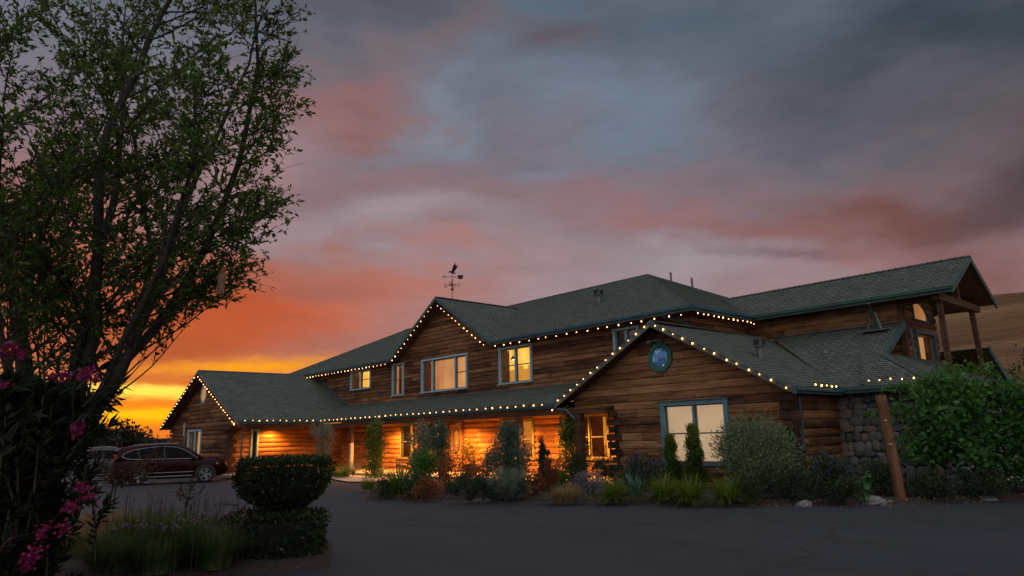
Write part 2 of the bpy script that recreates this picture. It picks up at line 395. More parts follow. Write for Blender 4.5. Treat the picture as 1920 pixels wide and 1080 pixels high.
def _stone():
    m, t, b = newmat('river_stone')
    ti = attr(t); o = t.n('ShaderNodeTexCoord').outputs['Object']; n = t.noise(o, 9, 6, .6).outputs['Fac']
    c = t.ramp(ti, [(0, (.085, .09, .10)), (.4, (.14, .145, .155)), (.75, (.22, .215, .21)), (1, (.24, .17, .12))])
    c = t.mix(.8, c, t.ramp(n, [(.3, (.55,)*3), (.7, (1.35,)*3)]), 'MULTIPLY')
    t.link(c, b.inputs['Base Color']); b.inputs['Roughness'].default_value = .8; bump(t, b, n, .6, .02)
    return m
M['stone'] = _stone()
M['mortar'] = plain('mortar', (.055, .055, .057), .95, 0, .3, 10)
def glass(name, tint=(.95, .95, .95), lo=.0):
    m, t, b = newmat(name); m.node_tree.nodes.remove(b)
    tr = t.n('ShaderNodeBsdfTransparent'); tr.inputs[0].default_value = tint+(1,)
    gl = t.n('ShaderNodeBsdfGlossy'); gl.inputs['Roughness'].default_value = .03; gl.inputs[0].default_value = (1, 1, 1, 1)
    lw = t.n('ShaderNodeFresnel'); lw.inputs[0].default_value = 1.5
    o = t.n('ShaderNodeTexCoord').outputs['Object']
    bp_ = t.n('ShaderNodeBump'); bp_.inputs['Strength'].default_value = .15; bp_.inputs['Distance'].default_value = .02
    t.link(t.noise(o, 1.3, 2).outputs['Fac'], bp_.inputs['Height']); t.link(bp_.outputs[0], gl.inputs['Normal'])
    mx = t.n('ShaderNodeMixShader'); t.link(t.math('ADD', lw.outputs[0], lo, True), mx.inputs[0])
    t.link(tr.outputs[0], mx.inputs[1]); t.link(gl.outputs[0], mx.inputs[2]); t.link(mx.outputs[0], m.node_tree.nodes['Material Output'].inputs[0])
    return m
M['glass'] = glass('window_glass')
def litroom(name, c0, c1, s, scale=(.8, 1.2, .8), zsplit=None, low=.45):
    m, t, b = newmat(name); o = t.n('ShaderNodeTexCoord').outputs['Object']
    n = t.noise(t.mapping(o, scale=scale), 1., 3, .5).outputs['Fac']
    c = t.ramp(n, [(.32, c0), (.68, c1)])
    if zsplit is not None:      # furniture along the foot of the room
        sp = t.n('ShaderNodeSeparateXYZ'); t.link(o, sp.inputs[0])
        blk = t.noise(t.mapping(o, scale=(2.2, 2.2, .01)), 1., 1, .3).outputs['Fac']
        hgt = t.math('ADD', sp.outputs[2], t.math('MULTIPLY', t.math('SNAP', blk, .16), -.9))
        c = t.mix(t.maprange(hgt, zsplit-.02, zsplit+.02, 1, 0), c, tuple(x*low for x in c0))
    t.link(c, b.inputs['Emission Color']); b.inputs['Emission Strength'].default_value = s
    b.inputs['Base Color'].default_value = (.2, .12, .06, 1); return m
M['room'] = litroom('lit_room_amber', (.62, .22, .05), (1.0, .50, .10), .75)
M['roombright'] = litroom('lit_room_bright', (.95, .42, .05), (1.0, .62, .12), 1.12, zsplit=4.25, low=.5)
M['roomsoft'] = litroom('lit_room_soft', (.62, .27, .10), (.95, .45, .14), .74)
M['roomdim'] = litroom('lit_room_dim', (.42, .16, .06), (.66, .28, .10), .75)
M['roomdark'] = litroom('dark_room', (.03, .025, .03), (.08, .07, .075), .6)
M['roomporch'] = litroom('lit_room_porch', (.50, .14, .012), (.90, .30, .03), .8, zsplit=.95, low=.30)
M['blind'] = litroom('lit_blind', (.72, .50, .30), (.88, .64, .40), .56, (.5, 1, .7))
M['shade'] = emit('lamp_shade_glow', (1.0, .55, .17), .9)
M['curtain'] = litroom('lit_curtain', (.50, .22, .08), (.74, .36, .13), .55, (6, 1, .5))
def _stained():
    m, t, b = newmat('stained_glass'); o = t.n('ShaderNodeTexCoord').outputs['Object']
    vo = t.n('ShaderNodeTexVoronoi'); vo.inputs['Scale'].default_value = 6.; t.link(o, vo.inputs['Vector'])
    ve = t.n('ShaderNodeTexVoronoi', feature='DISTANCE_TO_EDGE'); ve.inputs['Scale'].default_value = 6.; t.link(o, ve.inputs['Vector'])
    sp = t.n('ShaderNodeSeparateColor'); t.link(vo.outputs['Color'], sp.inputs[0])
    c = t.ramp(sp.outputs[0], [(0, (.02, .13, .30)), (.35, (.07, .27, .52)), (.55, (.26, .50, .66)), (.72, (.16, .20, .10)), (.85, (.65, .72, .85)), (1, (.05, .18, .34))], 'CONSTANT')
    c = t.mix(t.maprange(ve.outputs[0], .01, .03, 1, 0), c, (.01, .01, .012))
    t.link(c, b.inputs['Base Color']); t.link(c, b.inputs['Emission Color']); b.inputs['Emission Strength'].default_value = .16; b.inputs['Roughness'].default_value = .15
    return m
M['stained'] = _stained()
def carpaint(name, c, rough=.28):
    m, t, b = newmat(name); o = t.n('ShaderNodeTexCoord').outputs['Object']
    n = t.noise(o, 2.5, 4).outputs['Fac']
    t.link(t.ramp(n, [(.3, tuple(x*.85 for x in c)), (.7, c)]), b.inputs['Base Color'])
    b.inputs['Roughness'].default_value = rough; b.inputs['Specular IOR Level'].default_value = .12; b.inputs['Coat Weight'].default_value = .03; b.inputs['Coat Roughness'].default_value = .08
    return m
M['red'] = carpaint('dark_red_paint', (.019, .0008, .0013)); M['silver'] = carpaint('pale_silver_paint', (.075, .075, .08))
M['chrome'] = plain('chrome', (.26, .26, .27), .35, .9, .1, 9)
M['carglass'] = plain('tinted_glass', (.004, .004, .005), .12, 0, .2, 3, .06)
M['tyre'] = plain('tyre_rubber', (.012, .012, .012), .85, 0, .3, 20)
M['rim'] = plain('alloy_rim', (.30, .30, .31), .35, .7, .15, 9)
M['lens'] = plain('headlamp_lens', (.55, .55, .58), .12, .2, .1, 9)
M['tail'] = plain('tail_lamp', (.30, .02, .015), .2, 0, .2, 9)
# ------------------------------------------------------------------ ground and land
def sheet(name, pts, z, mat, kind='structure', thick=0):
    mb = MB(); mb.raw([(x, y, z) for x, y in pts], [tuple(range(len(pts)))]); o = mb.build(name, mat); o['kind'] = kind; return o
sheet('ground', [(-3000, -3000), (3000, -3000), (3000, 3000), (-3000, 3000)], -.012, M['hill'])
sheet('driveway', [(-72, -40), (40, -40), (40, 12), (4, 19.6), (-3, 21.5), (-9, 19), (-30, 17.6), (-33, 14), (-50, 13.6), (-72, 13.6)], 0.0, M['asphalt'])
def landz(x, y):
    s = np.clip((y-34)/110, 0, 1); z = 11.5*s*s*(3-2*s)
    s2 = np.clip((y-112)/185, 0, 1); z = z+34*s2*s2*(3-2*s2)*(1+.10*np.sin(x*.021+1.1)+.05*np.sin(x*.06))
    fx = np.clip((x+215)/125, 0, 1); fx = fx*fx*(3-2*fx)
    return -.4+z*fx+(y > 60)*fx*(.35*np.sin(x*.09+y*.05)+.25*np.sin(x*.21-y*.13))
xs = np.linspace(-240, 190, 110); ys = np.concatenate([np.linspace(31, 130, 46), np.linspace(134, 420, 60)])
XX, YY = np.meshgrid(xs, ys); ZZ = landz(XX, YY)
V = np.stack([XX.ravel(), YY.ravel(), ZZ.ravel()], 1); nx = len(xs); T = []
for j in range(len(ys)-1):
    for i in range(nx-1):
        a = j*nx+i; T += [(a, a+1, a+nx+1), (a, a+nx+1, a+nx)]
o = fastmesh('hill', V, T, M['hill']); o['kind'] = 'structure'; o.data.polygons.foreach_set('use_smooth', [True]*len(T))
# far low ridge under the sunset
mb = MB(); prev = None
for i in range(60):
    x = -900; y = -700+i*30; h = 16+7*math.sin(i*.5)+4*math.sin(i*1.7)
    cur = [(x, y, -1), (x-60, y, h), (x-260, y, h*.9), (x-400, y, -1)]
    if prev:
        for k in range(3): mb.quad([prev[k], cur[k], cur[k+1], prev[k+1]])
    prev = cur
o = mb.build('distant_hills', plain('distant_hill', (.05, .035, .025), 1, 0, .3, .02)); o['kind'] = 'structure'

def bed(name, poly, hgt=.14, seed=0):
    rg = random.Random(seed); cx = sum(p[0] for p in poly)/len(poly); cy = sum(p[1] for p in poly)/len(poly)
    ring = []
    for i, p in enumerate(poly):
        q = poly[(i+1) % len(poly)]; L = math.hypot(q[0]-p[0], q[1]-p[1]); n = max(1, int(L/.6))
        for k in range(n): ring.append((p[0]+(q[0]-p[0])*k/n+rg.uniform(-.06, .06), p[1]+(q[1]-p[1])*k/n+rg.uniform(-.06, .06)))
    n = len(ring); V = []; F = []
    for s, z in ((1, -.004), (.985, .04), (.93, .09), (.8, hgt), (.6, hgt), (.4, hgt), (.2, hgt)):
        for (x, y) in ring: V.append((cx+(x-cx)*s, cy+(y-cy)*s, z+rg.uniform(-.015, .025)*(s < 1)))
    for r in range(6):
        for k in range(n): a, b2 = r*n+k, r*n+(k+1) % n; F.append((a, b2, b2+n, a+n))
    V.append((cx, cy, hgt)); 
    for k in range(n): F.append((6*n+k, 6*n+(k+1) % n, 7*n))
    mb = MB(); mb.raw(V, F); o = mb.build(name, M['mulch'], smooth=True); o['kind'] = 'structure'; return o
bed('garden_bed', [(-18.4, 10.85), (-16, 12.0), (-13.7, 13.0), (-9.9, 14.62), (-7.8, 15.6), (-6.1, 17.1), (-4.6, 19.4), (-2.0, 22), (0, 26), (-6.2, 26), (-6.4, 20.7), (-8.9, 20.7), (-8.9, 17.8), (-15.2, 17.8), (-16, 17.35), (-24.6, 17.35), (-24.6, 15.4), (-21.6, 12.9)], .13, 1)
bed('side_bed', [(-37.2, 13.0), (-34.2, 12.6), (-32.0, 14.6), (-30.2, 16.6), (-31.2, 17.6), (-34.2, 17.4), (-35.4, 14.6)], .10, 2)
bed('front_bed', [(-8.9, 4.75), (-9.6, 3.55), (-10.2, 0), (-9.9, -5), (-21, -6), (-20, 2.5), (-17.6, 6.0), (-14.2, 6.4), (-11, 5.9)], .12, 3)
sheet('walkway', [(-32.6, 17.45), (-30.8, 18.0), (-24.4, 17.4), (-24.7, 15.2), (-26.3, 14.6), (-29.4, 15.4)], .05, M['concrete'])
mb = MB()
for k in range(3):
    a = Vector((-37.0-k*3.0, 6.4, .004)); d = Vector((.27, .96, 0))*4.6; s = Vector((.96, -.27, 0))*.06
    mb.quad([a-s, a+s, a+d+s, a+d-s])
o = mb.build('parking_lines', M['white']); o['kind'] = 'structure'
mb = MB(); mb.bar((-36.5, 12.9, .06), (-58, 12.9, .06), .18, .13); o = mb.build('kerb', M['redpaint']); o['kind'] = 'structure'

# ------------------------------------------------------------------ the log house
house = thing('log_house', 'long brown log house with green-grey shingle roofs, gables and a lamplit front porch', 'house', (-25, 18, 0))
def scan(poly, v):
    xs_ = []
    n = len(poly)
    for i in range(n):
        (u0, v0), (u1, v1) = poly[i], poly[(i+1) % n]
        if (v0 <= v < v1) or (v1 <= v < v0): xs_.append(u0+(u1-u0)*(v-v0)/(v1-v0))
    xs_.sort(); return [(xs_[i], xs_[i+1]) for i in range(0, len(xs_)-1, 2)]
def onp(axis, plane, u, z, o):
    return (u, plane-o, z) if axis == 'Y' else (plane+o, u, z)
def wall(axis, plane, outline, holes=(), course=.25, depth=.05, mat=None, seed=0, flat=False, name='log_wall', seg=2.6, hewn=False):
    """horizontal logs clipped to an outline, with openings; each log bulges and is butt-jointed"""
    rg = random.Random(seed*13+5); mb = MB()
    z0 = min(z for _, z in outline); z1 = max(z for _, z in outline)
    u0 = min(u for u, _ in outline); u1 = max(u for u, _ in outline)
    prof = [(0, -.035), (.06, .004), (.22, .78), (.5, 1), (.78, .78), (.94, .004), (1, -.035)] if not flat else [(0, -.45), (.07, 1.0), (.92, .72), (1, -.45)]
    if hewn: prof = [(0, -.15), (.04, .5), (.12, .92), (.5, 1), (.88, .92), (.96, .5), (1, -.15)]
    nc = int(math.ceil((z1-z0)/course))
    for k in range(nc):
        zc = z0+k*course
        joints = [u0-1]; x = u0-rg.uniform(0, seg)
        while x < u1: x += seg*rg.uniform(.7, 1.6); joints.append(x)
        joints.append(u1+9)
        tints = [rg.random() for _ in joints]; uo = rg.uniform(0, 50); wob = [rg.uniform(-.006, .006) for _ in joints]
        br = sorted(set([f for f, _ in prof]))
        zb = [zc+f*course for f in br]
        cuts = sorted(set([z for z in zb]+[z for _, z in outline if zc < z < zc+course]+[z for h in holes for z in h[2:4] if zc < z < zc+course]))
        def off(z):
            f = (z-zc)/course
            for (f0, d0), (f1, d1) in zip(prof, prof[1:]):
                if f <= f1+1e-6: return depth*(d0+(d1-d0)*max(0, min(1, (f-f0)/(f1-f0))))
            return depth*prof[-1][1]
        for za, zt in zip(cuts, cuts[1:]):
            if zt-za < 1e-5: continue
            e = (zt-za)*1e-3; A = scan(outline, za+e); B = scan(outline, zt-e)
            if len(A) != len(B): A = B = scan(outline, (za+zt)/2)
            zm = (za+zt)/2
            for (a0, a1), (b0, b1) in zip(A, B):
                segs = [(min(a0, b0), max(a1, b1))]
                for h in holes:
                    if h[2] < zm < h[3]:
                        ns = []
                        for s0, s1 in segs:
                            if h[1] <= s0 or h[0] >= s1: ns.append((s0, s1)); continue
                            if h[0] > s0: ns.append((s0, h[0]))
                            if h[1] < s1: ns.append((h[1], s1))
                        segs = ns
                for s0, s1 in segs:
                    for ji in range(len(joints)-1):
                        c0, c1 = max(s0, joints[ji]), min(s1, joints[ji+1]-.014)
                        if c1-c0 < .004: continue
                        oa, ob = off(za)+wob[ji], off(zt)+wob[ji]
                        p = [(max(c0, a0), za, oa), (min(c1, a1), za, oa), (min(c1, b1), zt, ob), (max(c0, b0), zt, ob)]
                        if p[1][0] < p[0][0]: p[1] = (p[0][0],)+p[1][1:]
                        if p[2][0] < p[3][0]: p[2] = (p[3][0],)+p[2][1:]
                        q = [onp(axis, plane, u, z, o_) for u, z, o_ in p]
                        mb.quad(q, tints[ji], [(u+uo, z) for u, z, _ in p])
    # dark backing sheet behind the logs closes the joints
    for (a, b_) in [(None, None)]:
        zs = sorted(set([z for _, z in outline]+[z for h in holes for z in h[2:4]]))
        for za, zt in zip(zs, zs[1:]):
            e = (zt-za)*1e-3
            for (a0, a1), (b0, b1) in zip(scan(outline, za+e), scan(outline, zt-e)):
                segs = [(a0, a1, b0, b1)]; zm = (za+zt)/2
                for h in holes:
                    if h[2] < zm < h[3]:
                        ns = []
                        for s in segs:
                            if h[1] <= s[0] or h[0] >= s[1]: ns.append(s); continue
                            ns += [(s[0], h[0], s[2], h[0]), (h[1], s[1], h[1], s[3])]
                        segs = ns
                for s in segs:
                    if s[1]-s[0] > .01: mb.quad([onp(axis, plane, s[0], za, -.02), onp(axis, plane, s[1], za, -.02), onp(axis, plane, s[3], zt, -.02), onp(axis, plane, s[2], zt, -.02)], 0.0)
    return mb.build(name, mat or M['log'], house)
def pbox(mb, axis, plane, u0, u1, z0, z1, o0, o1, tint=.5):
    a = [onp(axis, plane, u, z, o) for u, z, o in ((u0, z0, o0), (u1, z0, o0), (u1, z0, o1), (u0, z0, o1))]
    b = [onp(axis, plane, u, z, o) for u, z, o in ((u0, z1, o0), (u1, z1, o0), (u1, z1, o1), (u0, z1, o1))]
    mb.hexa(a, b, tint)
def window(axis, plane, u0, u1, z0, z1, cols=((0, 1),), rail=True, fm=None, rooms=None, fw=.10, depth=.5, sill=True, curtain=False, label=None, name='window'):
    """trim frame > sash, pane, lit interior; cols: fractions (a, b) of each light"""
    f = MB(); e = .0025
    pbox(f, axis, plane, u0-.01, u0+fw, z0, z1, -.10, .085); pbox(f, axis, plane, u1-fw, u1+.01, z0, z1, -.10, .085)
    pbox(f, axis, plane, u0-.03, u1+.03, z1, z1+fw*.9, -.10, .095)
    pbox(f, axis, plane, u0-.04, u1+.04, z0-fw*.7, z0, -.10, .12)
    a0, a1 = u0+fw, u1-fw
    for (c0, c1), (d0, d1) in zip(cols, cols[1:]):
        x = a0+(a1-a0)*(c1+d0)/2; pbox(f, axis, plane, x-.03, x+.03, z0+e, z1-e, -.095, .06)
    win = f.build(name, fm or M['frame'], house)
    if label: win['label'] = label
    s = MB(); sw = .035
    for i, (c0, c1) in enumerate(cols):
        x0, x1 = a0+(a1-a0)*c0+(.03 if i else 0), a0+(a1-a0)*c1-(.03 if i < len(cols)-1 else 0)
        pbox(s, axis, plane, x0, x0+sw, z0, z1, -.07, -.01); pbox(s, axis, plane, x1-sw, x1, z0, z1, -.07, -.01)
        pbox(s, axis, plane, x0+sw, x1-sw, z0, z0+sw, -.07, -.01); pbox(s, axis, plane, x0+sw, x1-sw, z1-sw, z1, -.07, -.01)
        hasr = rail[i] if isinstance(rail, (list, tuple)) else rail
        if hasr: zm = (z0+z1)/2; pbox(s, axis, plane, x0+sw, x1-sw, zm-.02, zm+.02, -.065, -.015)
    s.build('sash', M['sash'], win)
    g = MB(); g.quad([onp(axis, plane, u, z, -.045) for u, z in ((a0, z0), (a1, z0), (a1, z1), (a0, z1))]); g.build('pane', M['glass'], win)
    rm = rooms if isinstance(rooms, (list, tuple)) else [rooms or M['room']]*len(cols)
    for i, (c0, c1) in enumerate(cols):
        x0, x1 = a0+(a1-a0)*c0-.02, a0+(a1-a0)*c1+.02
        r = MB(); D = -depth
        r.quad([onp(axis, plane, u, z, D) for u, z in ((x0-.15, z0-.1), (x1+.15, z0-.1), (x1+.15, z1+.1), (x0-.15, z1+.1))])
        r.build('interior', rm[i], win)
    j = MB()
    for (p0, p1) in (((a0-.02, z0), (a0-.02, z1)), ((a1+.02, z1), (a1+.02, z0)), ((a0, z0-.02), (a1, z0-.02)), ((a0, z1+.02), (a1, z1+.02))):
        j.quad([onp(axis, plane, p0[0], p0[1], -.1), onp(axis, plane, p1[0], p1[1], -.1), onp(axis, plane, p1[0], p1[1], -depth), onp(axis, plane, p0[0], p0[1], -depth)])
    j.build('reveal', M['soffit'], win)
    if curtain:
        c = MB()
        for (x0, x1) in ((a0, a0+.22*(a1-a0)), (a1-.22*(a1-a0), a1)):
            n = 14
            for k in range(n):
                ua, ub = x0+(x1-x0)*k/n, x0+(x1-x0)*(k+1)/n
                oa, ob = -.16-.025*math.sin(k*2.1), -.16-.025*math.sin((k+1)*2.1)
                c.quad([onp(axis, plane, ua, z0, oa), onp(axis, plane, ub, z0, ob), onp(axis, plane, ub, z1, ob), onp(axis, plane, ua, z1, oa)])
        c.build('curtain', M['curtain'], win)
    return win
def roof(poly, udir, name='roof', t=.012, course=.14, mat=None, thick=.10):
    P = [Vector(p) for p in poly]; u = Vector(udir).normalized()
    n = Vector((0, 0, 0))
    for a, b_ in zip(P, P[1:]+P[:1]): n += (a-P[0]).cross(b_-P[0])
    n.normalize()
    if n.z < 0: n = -n
    u = (u-n*u.dot(n)).normalized(); v = n.cross(u)
    if v.z < 0: v = -v
    org = min(P, key=lambda p: p.z)
    Q = [((p-org).dot(u), (p-org).dot(v)) for p in P]
    vmax = max(q[1] for q in Q); vmin = min(q[1] for q in Q)
    rg = random.Random(len(poly)*7+int(abs(vmax)*31)); mb = MB(); uo = rg.uniform(0, 20)
    k = 0; v0 = vmin
    def pt(a, b_, h): return org+u*a+v*b_+n*h
    while v0 < vmax-1e-4:
        vt = min(v0+course, vmax)
        cuts = sorted(set([v0, vt]+[q[1] for q in Q if v0 < q[1] < vt]))
        for va, vb in zip(cuts, cuts[1:]):
            if vb-va < 1e-5: continue
            e = (vb-va)*1e-3
            ha, hb = t*(1-(va-v0)/course), t*(1-(vb-v0)/course)
            for (a0, a1), (b0, b1) in zip(scan(Q, va+e), scan(Q, vb-e)):
                ns = max(1, int((a1-a0)/1.2))
                for i in range(ns):
                    f0, f1 = i/ns, (i+1)/ns
                    A0, A1, B0, B1 = a0+(a1-a0)*f0, a0+(a1-a0)*f1, b0+(b1-b0)*f0, b0+(b1-b0)*f1
                    mb.quad([pt(A0, va, ha), pt(A1, va, ha), pt(B1, vb, hb), pt(B0, vb, hb)], .5, [(A0+uo, va-vmin+.001), (A1+uo, va-vmin+.001), (B1+uo, vb-vmin-.001), (B0+uo, vb-vmin-.001)])
                    if va == v0: mb.quad([pt(A0, va, -.004), pt(A1, va, -.004), pt(A1, va, ha), pt(A0, va, ha)], .5, [(A0+uo, va-vmin+.03), (A1+uo, va-vmin+.03), (A1+uo, va-vmin+.05), (A0+uo, va-vmin+.05)])
        v0 = vt
    o = mb.build(name, mat or M['roof'], house)
    und = MB(); und.raw([p-Vector((0, 0, thick)) for p in P], [tuple(range(len(P)))]); und.build('soffit', M['soffit'], o)
    return o
def caps(a, b_, parent=None, wd=.15, n1=None, n2=None):
    """overlapping cap shingles along a ridge or hip"""
    a, b_ = Vector(a), Vector(b_); L = (b_-a).length; d = (b_-a)/L; mb = MB(); n = int(L/.2)
    sd = d.cross(Vector((0, 0, 1))).normalized(); up = sd.cross(d)
    rg = random.Random(int(L*100))
    for k in range(n):
        p = a+d*(k*L/n); q = p+d*(L/n+.05); h0, h1 = .035+rg.uniform(0, .006), .012
        dn = .07
        mb.raw([p+up*h0, p+sd*wd-up*dn+up*h0, q+sd*wd-up*dn+up*h1, q+up*h1, p-sd*wd-up*dn+up*h0, q-sd*wd-up*dn+up*h1,
                p-up*.0, p+sd*wd-up*dn, p-sd*wd-up*dn], [(0, 1, 2, 3), (4, 0, 3, 5), (6, 7, 1, 0), (8, 6, 0, 4)], rg.random())
    return mb.build('ridge_cap', M['cap'], house)
M['cap'] = plain('cap_shingle', (.075, .082, .074), .9, 0, .35, 5)
def fascia(a, b_, h=.20, t=.05, mat=None, drop=0.0, plumb=True, out=(0, -1, 0), name='fascia'):
    a, b_ = Vector(a), Vector(b_); o_ = Vector(out)*t; dz = Vector((0, 0, 1))
    mb = MB(); up = dz*(-drop); lo = dz*(-drop-h)
    mb.hexa([a+lo, a+lo+o_, b_+lo+o_, b_+lo], [a+up, a+up+o_, b_+up+o_, b_+up])
    if abs(a.z-b_.z) < .02:      # gutter lip along level eaves
        g0 = o_+Vector(out)*.07
        mb.hexa([a+lo*.25+o_+dz*-.06, a+g0-dz*.11, b_+g0-dz*.11, b_+lo*.25+o_+dz*-.06], [a+o_-dz*.012, a+g0-dz*.012, b_+g0-dz*.012, b_+o_-dz*.012])
    return mb.build(name, mat or M['trim'], house)
XU, YU = (1, 0, 0), (0, 1, 0)
ZE = 2.76
# --- main two-storey block
eY, eZ = 19.7, 5.80; RZ = 8.94; RYm = 26.13
pl, pr = (-39.5, RYm, RZ), (-19.3, RYm, RZ)
roof([(-45.9, eY, eZ), (-31.15, eY, eZ), (-27.15, 25.05, 8.41), (-23.15, eY, eZ), (-12.87, eY, eZ), pr, pl], XU)
roof([(-12.87, eY, eZ), (-12.87, 32.56, eZ), pr], YU)
roof([(-45.9, 32.56, eZ), (-45.9, eY, eZ), pl], YU)
roof([(-12.87, 32.56, eZ), (-45.9, 32.56, eZ), pl, pr], XU)
roof([(-27.15, eY-.05, 8.41), (-23.15, eY-.05, eZ-.02), (-23.15, eY, eZ), (-27.15, 25.05, 8.41)], YU)
roof([(-27.15, eY-.05, 8.41), (-27.15, 25.05, 8.41), (-31.15, eY, eZ), (-31.15, eY-.05, eZ-.02)], YU)
caps(pl, pr); caps((-12.87, eY, eZ), pr); caps((-12.87, 32.56, eZ), pr); caps((-27.15, eY-.05, 8.41), (-27.15, 25.05, 8.41)); caps((-45.9, 32.56, eZ), pl)
fascia((-42.2, eY, eZ), (-31.15, eY, eZ)); fascia((-23.15, eY, eZ), (-12.82, eY, eZ))
fascia((-12.87, eY, eZ), (-12.87, 23.52, eZ), out=(1, 0, 0))
fascia((-31.25, eY-.05, eZ-.05), (-27.15, eY-.05, 8.41), .17); fascia((-27.15, eY-.05, 8.41), (-23.05, eY-.05, eZ-.05), .17)
Ym = 20.3
Wup = [(-36.33, -34.1, 4.53, 5.50), (-31.9, -30.8, 3.96, 5.50), (-29.2, -25.5, 3.95, 5.46), (-23.25, -21.15, 3.95, 5.42), (-16.7, -15.5, 4.3, 5.42)]
def inset(u0, u1, z0, z1, d=.02): return (u0+d, u1-d, z0+d, z1-d)
wall('Y', Ym, [(-46, 3.0), (-13.4, 3.0), (-13.4, 5.62), (-22.9, 5.62), (-27.15, 8.33), (-31.4, 5.62), (-46, 5.62)], [inset(*h) for h in Wup], .195, .036, M['siding'], 1, flat=True, name='upper_wall', seg=3.2)
wall('X', -13.4, [(20.27, 3.6), (24.17, 3.6), (24.17, 5.62), (20.27, 5.62)], (), .195, .036, M['siding'], 2, flat=True, name='upper_wall')
window('Y', Ym, *Wup[0], cols=((0, .5), (.5, 1)), rooms=[M['roombright']]*2)
window('Y', Ym, *Wup[1], rooms=M['roomdim'], curtain=True)
window('Y', Ym, *Wup[2], cols=((0, .24), (.24, .76), (.76, 1)), rail=[True, False, True], rooms=[M['roomdim'], M['roomsoft'], M['roomsoft']], label='wide three-light window with a plain middle pane')
window('Y', Ym, *Wup[3], cols=((0, .5), (.5, 1)), rooms=[M['roombright']]*2, curtain=False)
window('Y', Ym, *Wup[4], cols=((0, .5), (.5, 1)), rooms=[M['roomdark']]*2, label='dark unlit window half hidden by the gable roof')
pend = thing('pendant_lamp', 'small pendant lamp hanging inside the bright upper window right of the middle gable', 'lamp', (-22.72, 20.62, 5.42))
m_ = MB(); m_.tube([(-22.72, 20.62, 5.45), (-22.72, 20.62, 5.12)], .012, 5); m_.build('cord', M['iron'], pend)
m_ = MB(); m_.lathe([(.02, 5.14), (.13, 5.0), (.12, 4.99)], (-22.72, 20.62, 0), 'Z', 12); m_.build('shade', M['iron'], pend)
m_ = MB(); m_.lathe([(.001, 5.0), (.05, 4.98), (.001, 4.93)], (-22.72, 20.62, 0), 'Z', 10); m_.build('lamp_bulb', M['bulb'], pend)
# --- porch wall below
HP = [(-31.05, -29.85, .75, 2.34), (-29.0, -27.15, .2, 2.36), (-27.0, -25.85, .2, 2.36), (-23.2, -21.15, .8, 2.30), (-18.75, -17.15, .82, 2.34)]
wall('Y', Ym, [(-37.3, .0), (-14.9, .0), (-14.9, 2.95), (-37.3, 2.95)], [inset(*h) for h in HP], .235, .055, M['porchlog'], 3)
window('Y', Ym, *HP[0], rooms=M['roombright'], fm=M['porchframe'])
window('Y', Ym, *HP[3], cols=((0, .5), (.5, 1)), rooms=[M['roomporch']]*2, fm=M['porchframe'], depth=1.2)
window('Y', Ym, *HP[4], cols=((0, .36), (.36, 1)), rooms=[M['roomporch']]*2, fm=M['porchframe'], depth=1.4)
window('Y', Ym, *HP[1], cols=((0, .34), (.34, 1)), rail=False, rooms=[M['roomdim'], M['roomdark']], fm=M['beam'], label='dark glazed panel beside the front door', name='side_light')
# a shaded table lamp stands inside the porch window, and a chair back in the next one
lampshade = MB(); lampshade.lathe([(.30, 1.52), (.17, 2.02)], (-21.68, 21.1, 0), n=20); lampshade.lathe([(.02, 1.2), (.02, 1.56)], (-21.68, 21.1, 0), n=8); lampshade.lathe([(.001, 1.16), (.10, 1.18), (.12, 1.30), (.02, 1.42)], (-21.68, 21.1, 0), n=12)
lo_ = lampshade.build('table_lamp', M['shade'], wloc=(-21.68, 21.1, .8)); tag(lo_, 'glowing table lamp with a wide shade inside the porch window', 'lamp')
tb = localthing('side_table', 'dark table inside the porch window under the glowing lamp', 'table', (-21.68, 21.1, .15))
t_ = MB(); t_.box(-.38, .38, -.26, .26, .96, 1.0); t_.build('tabletop', M['pot'], tb)
for sx in (-.32, .32):
    for sy in (-.2, .2): t_ = MB(); t_.box(sx-.025, sx+.025, sy-.025, sy+.025, 0, .96); t_.build('leg', M['pot'], tb)
# front door with an oval carved glass
d = MB(); pbox(d, 'Y', Ym, -26.9, -25.95, .2, 2.30, -.06, -.005)
for (a, b_, c, e2) in ((-26.78, -26.07, .36, .78),): pbox(d, 'Y', Ym, a, b_, c, e2, -.005, .012)
door = d.build('front_door', plain('door_wood', (.34, .17, .06), .45, 0, .2, 4), house)
d = MB(); n = 28; cx, cz = -26.42, 1.52
ring = [(cx+.24*math.cos(2*math.pi*k/n), cz+.52*math.sin(2*math.pi*k/n)) for k in range(n)]
d.tube([onp('Y', Ym, u, z, .0) for u, z in ring+ring[:1]], .03, 6); 
for s in (.72, .44): d.tube([onp('Y', Ym, cx+(u-cx)*s, cz-.08+(z-cz)*s, .006) for u, z in ring+ring[:1]], .014, 5)
d.build('oval_moulding', M['pot'], door)
d = MB(); d.raw([onp('Y', Ym, u, z, .002) for u, z in ring], [tuple(range(n))]); d.build('oval_glass', M['roomporch'], door)
d = MB(); d.lathe([(.001, -.05), (.03, -.05), (.03, -.02), (.012, -.015), (.012, 0)], onp('Y', Ym, -26.03, 1.15, .002), 'Y', 10); d.build('handle', M['copper'], door)
d = MB()
for (a, b_) in ((-27.03, -26.9), (-25.95, -25.82)): pbox(d, 'Y', Ym, a, b_, .15, 2.34, -.08, .08)
pbox(d, 'Y', Ym, -27.05, -25.80, 2.345, 2.47, -.08, .09); pbox(d, 'Y', Ym, -26.9, -25.95, .15, .2, -.1, .08)
d.build('door_frame', M['beam'], house)
pf = MB(); pf.box(-37.2, -15.0, 17.42, 20.32, .02, .15); pf.box(-37.28, -34.9, 13.6, 17.415, .02, .148); pf.build('porch_floor', M['concrete'], house)
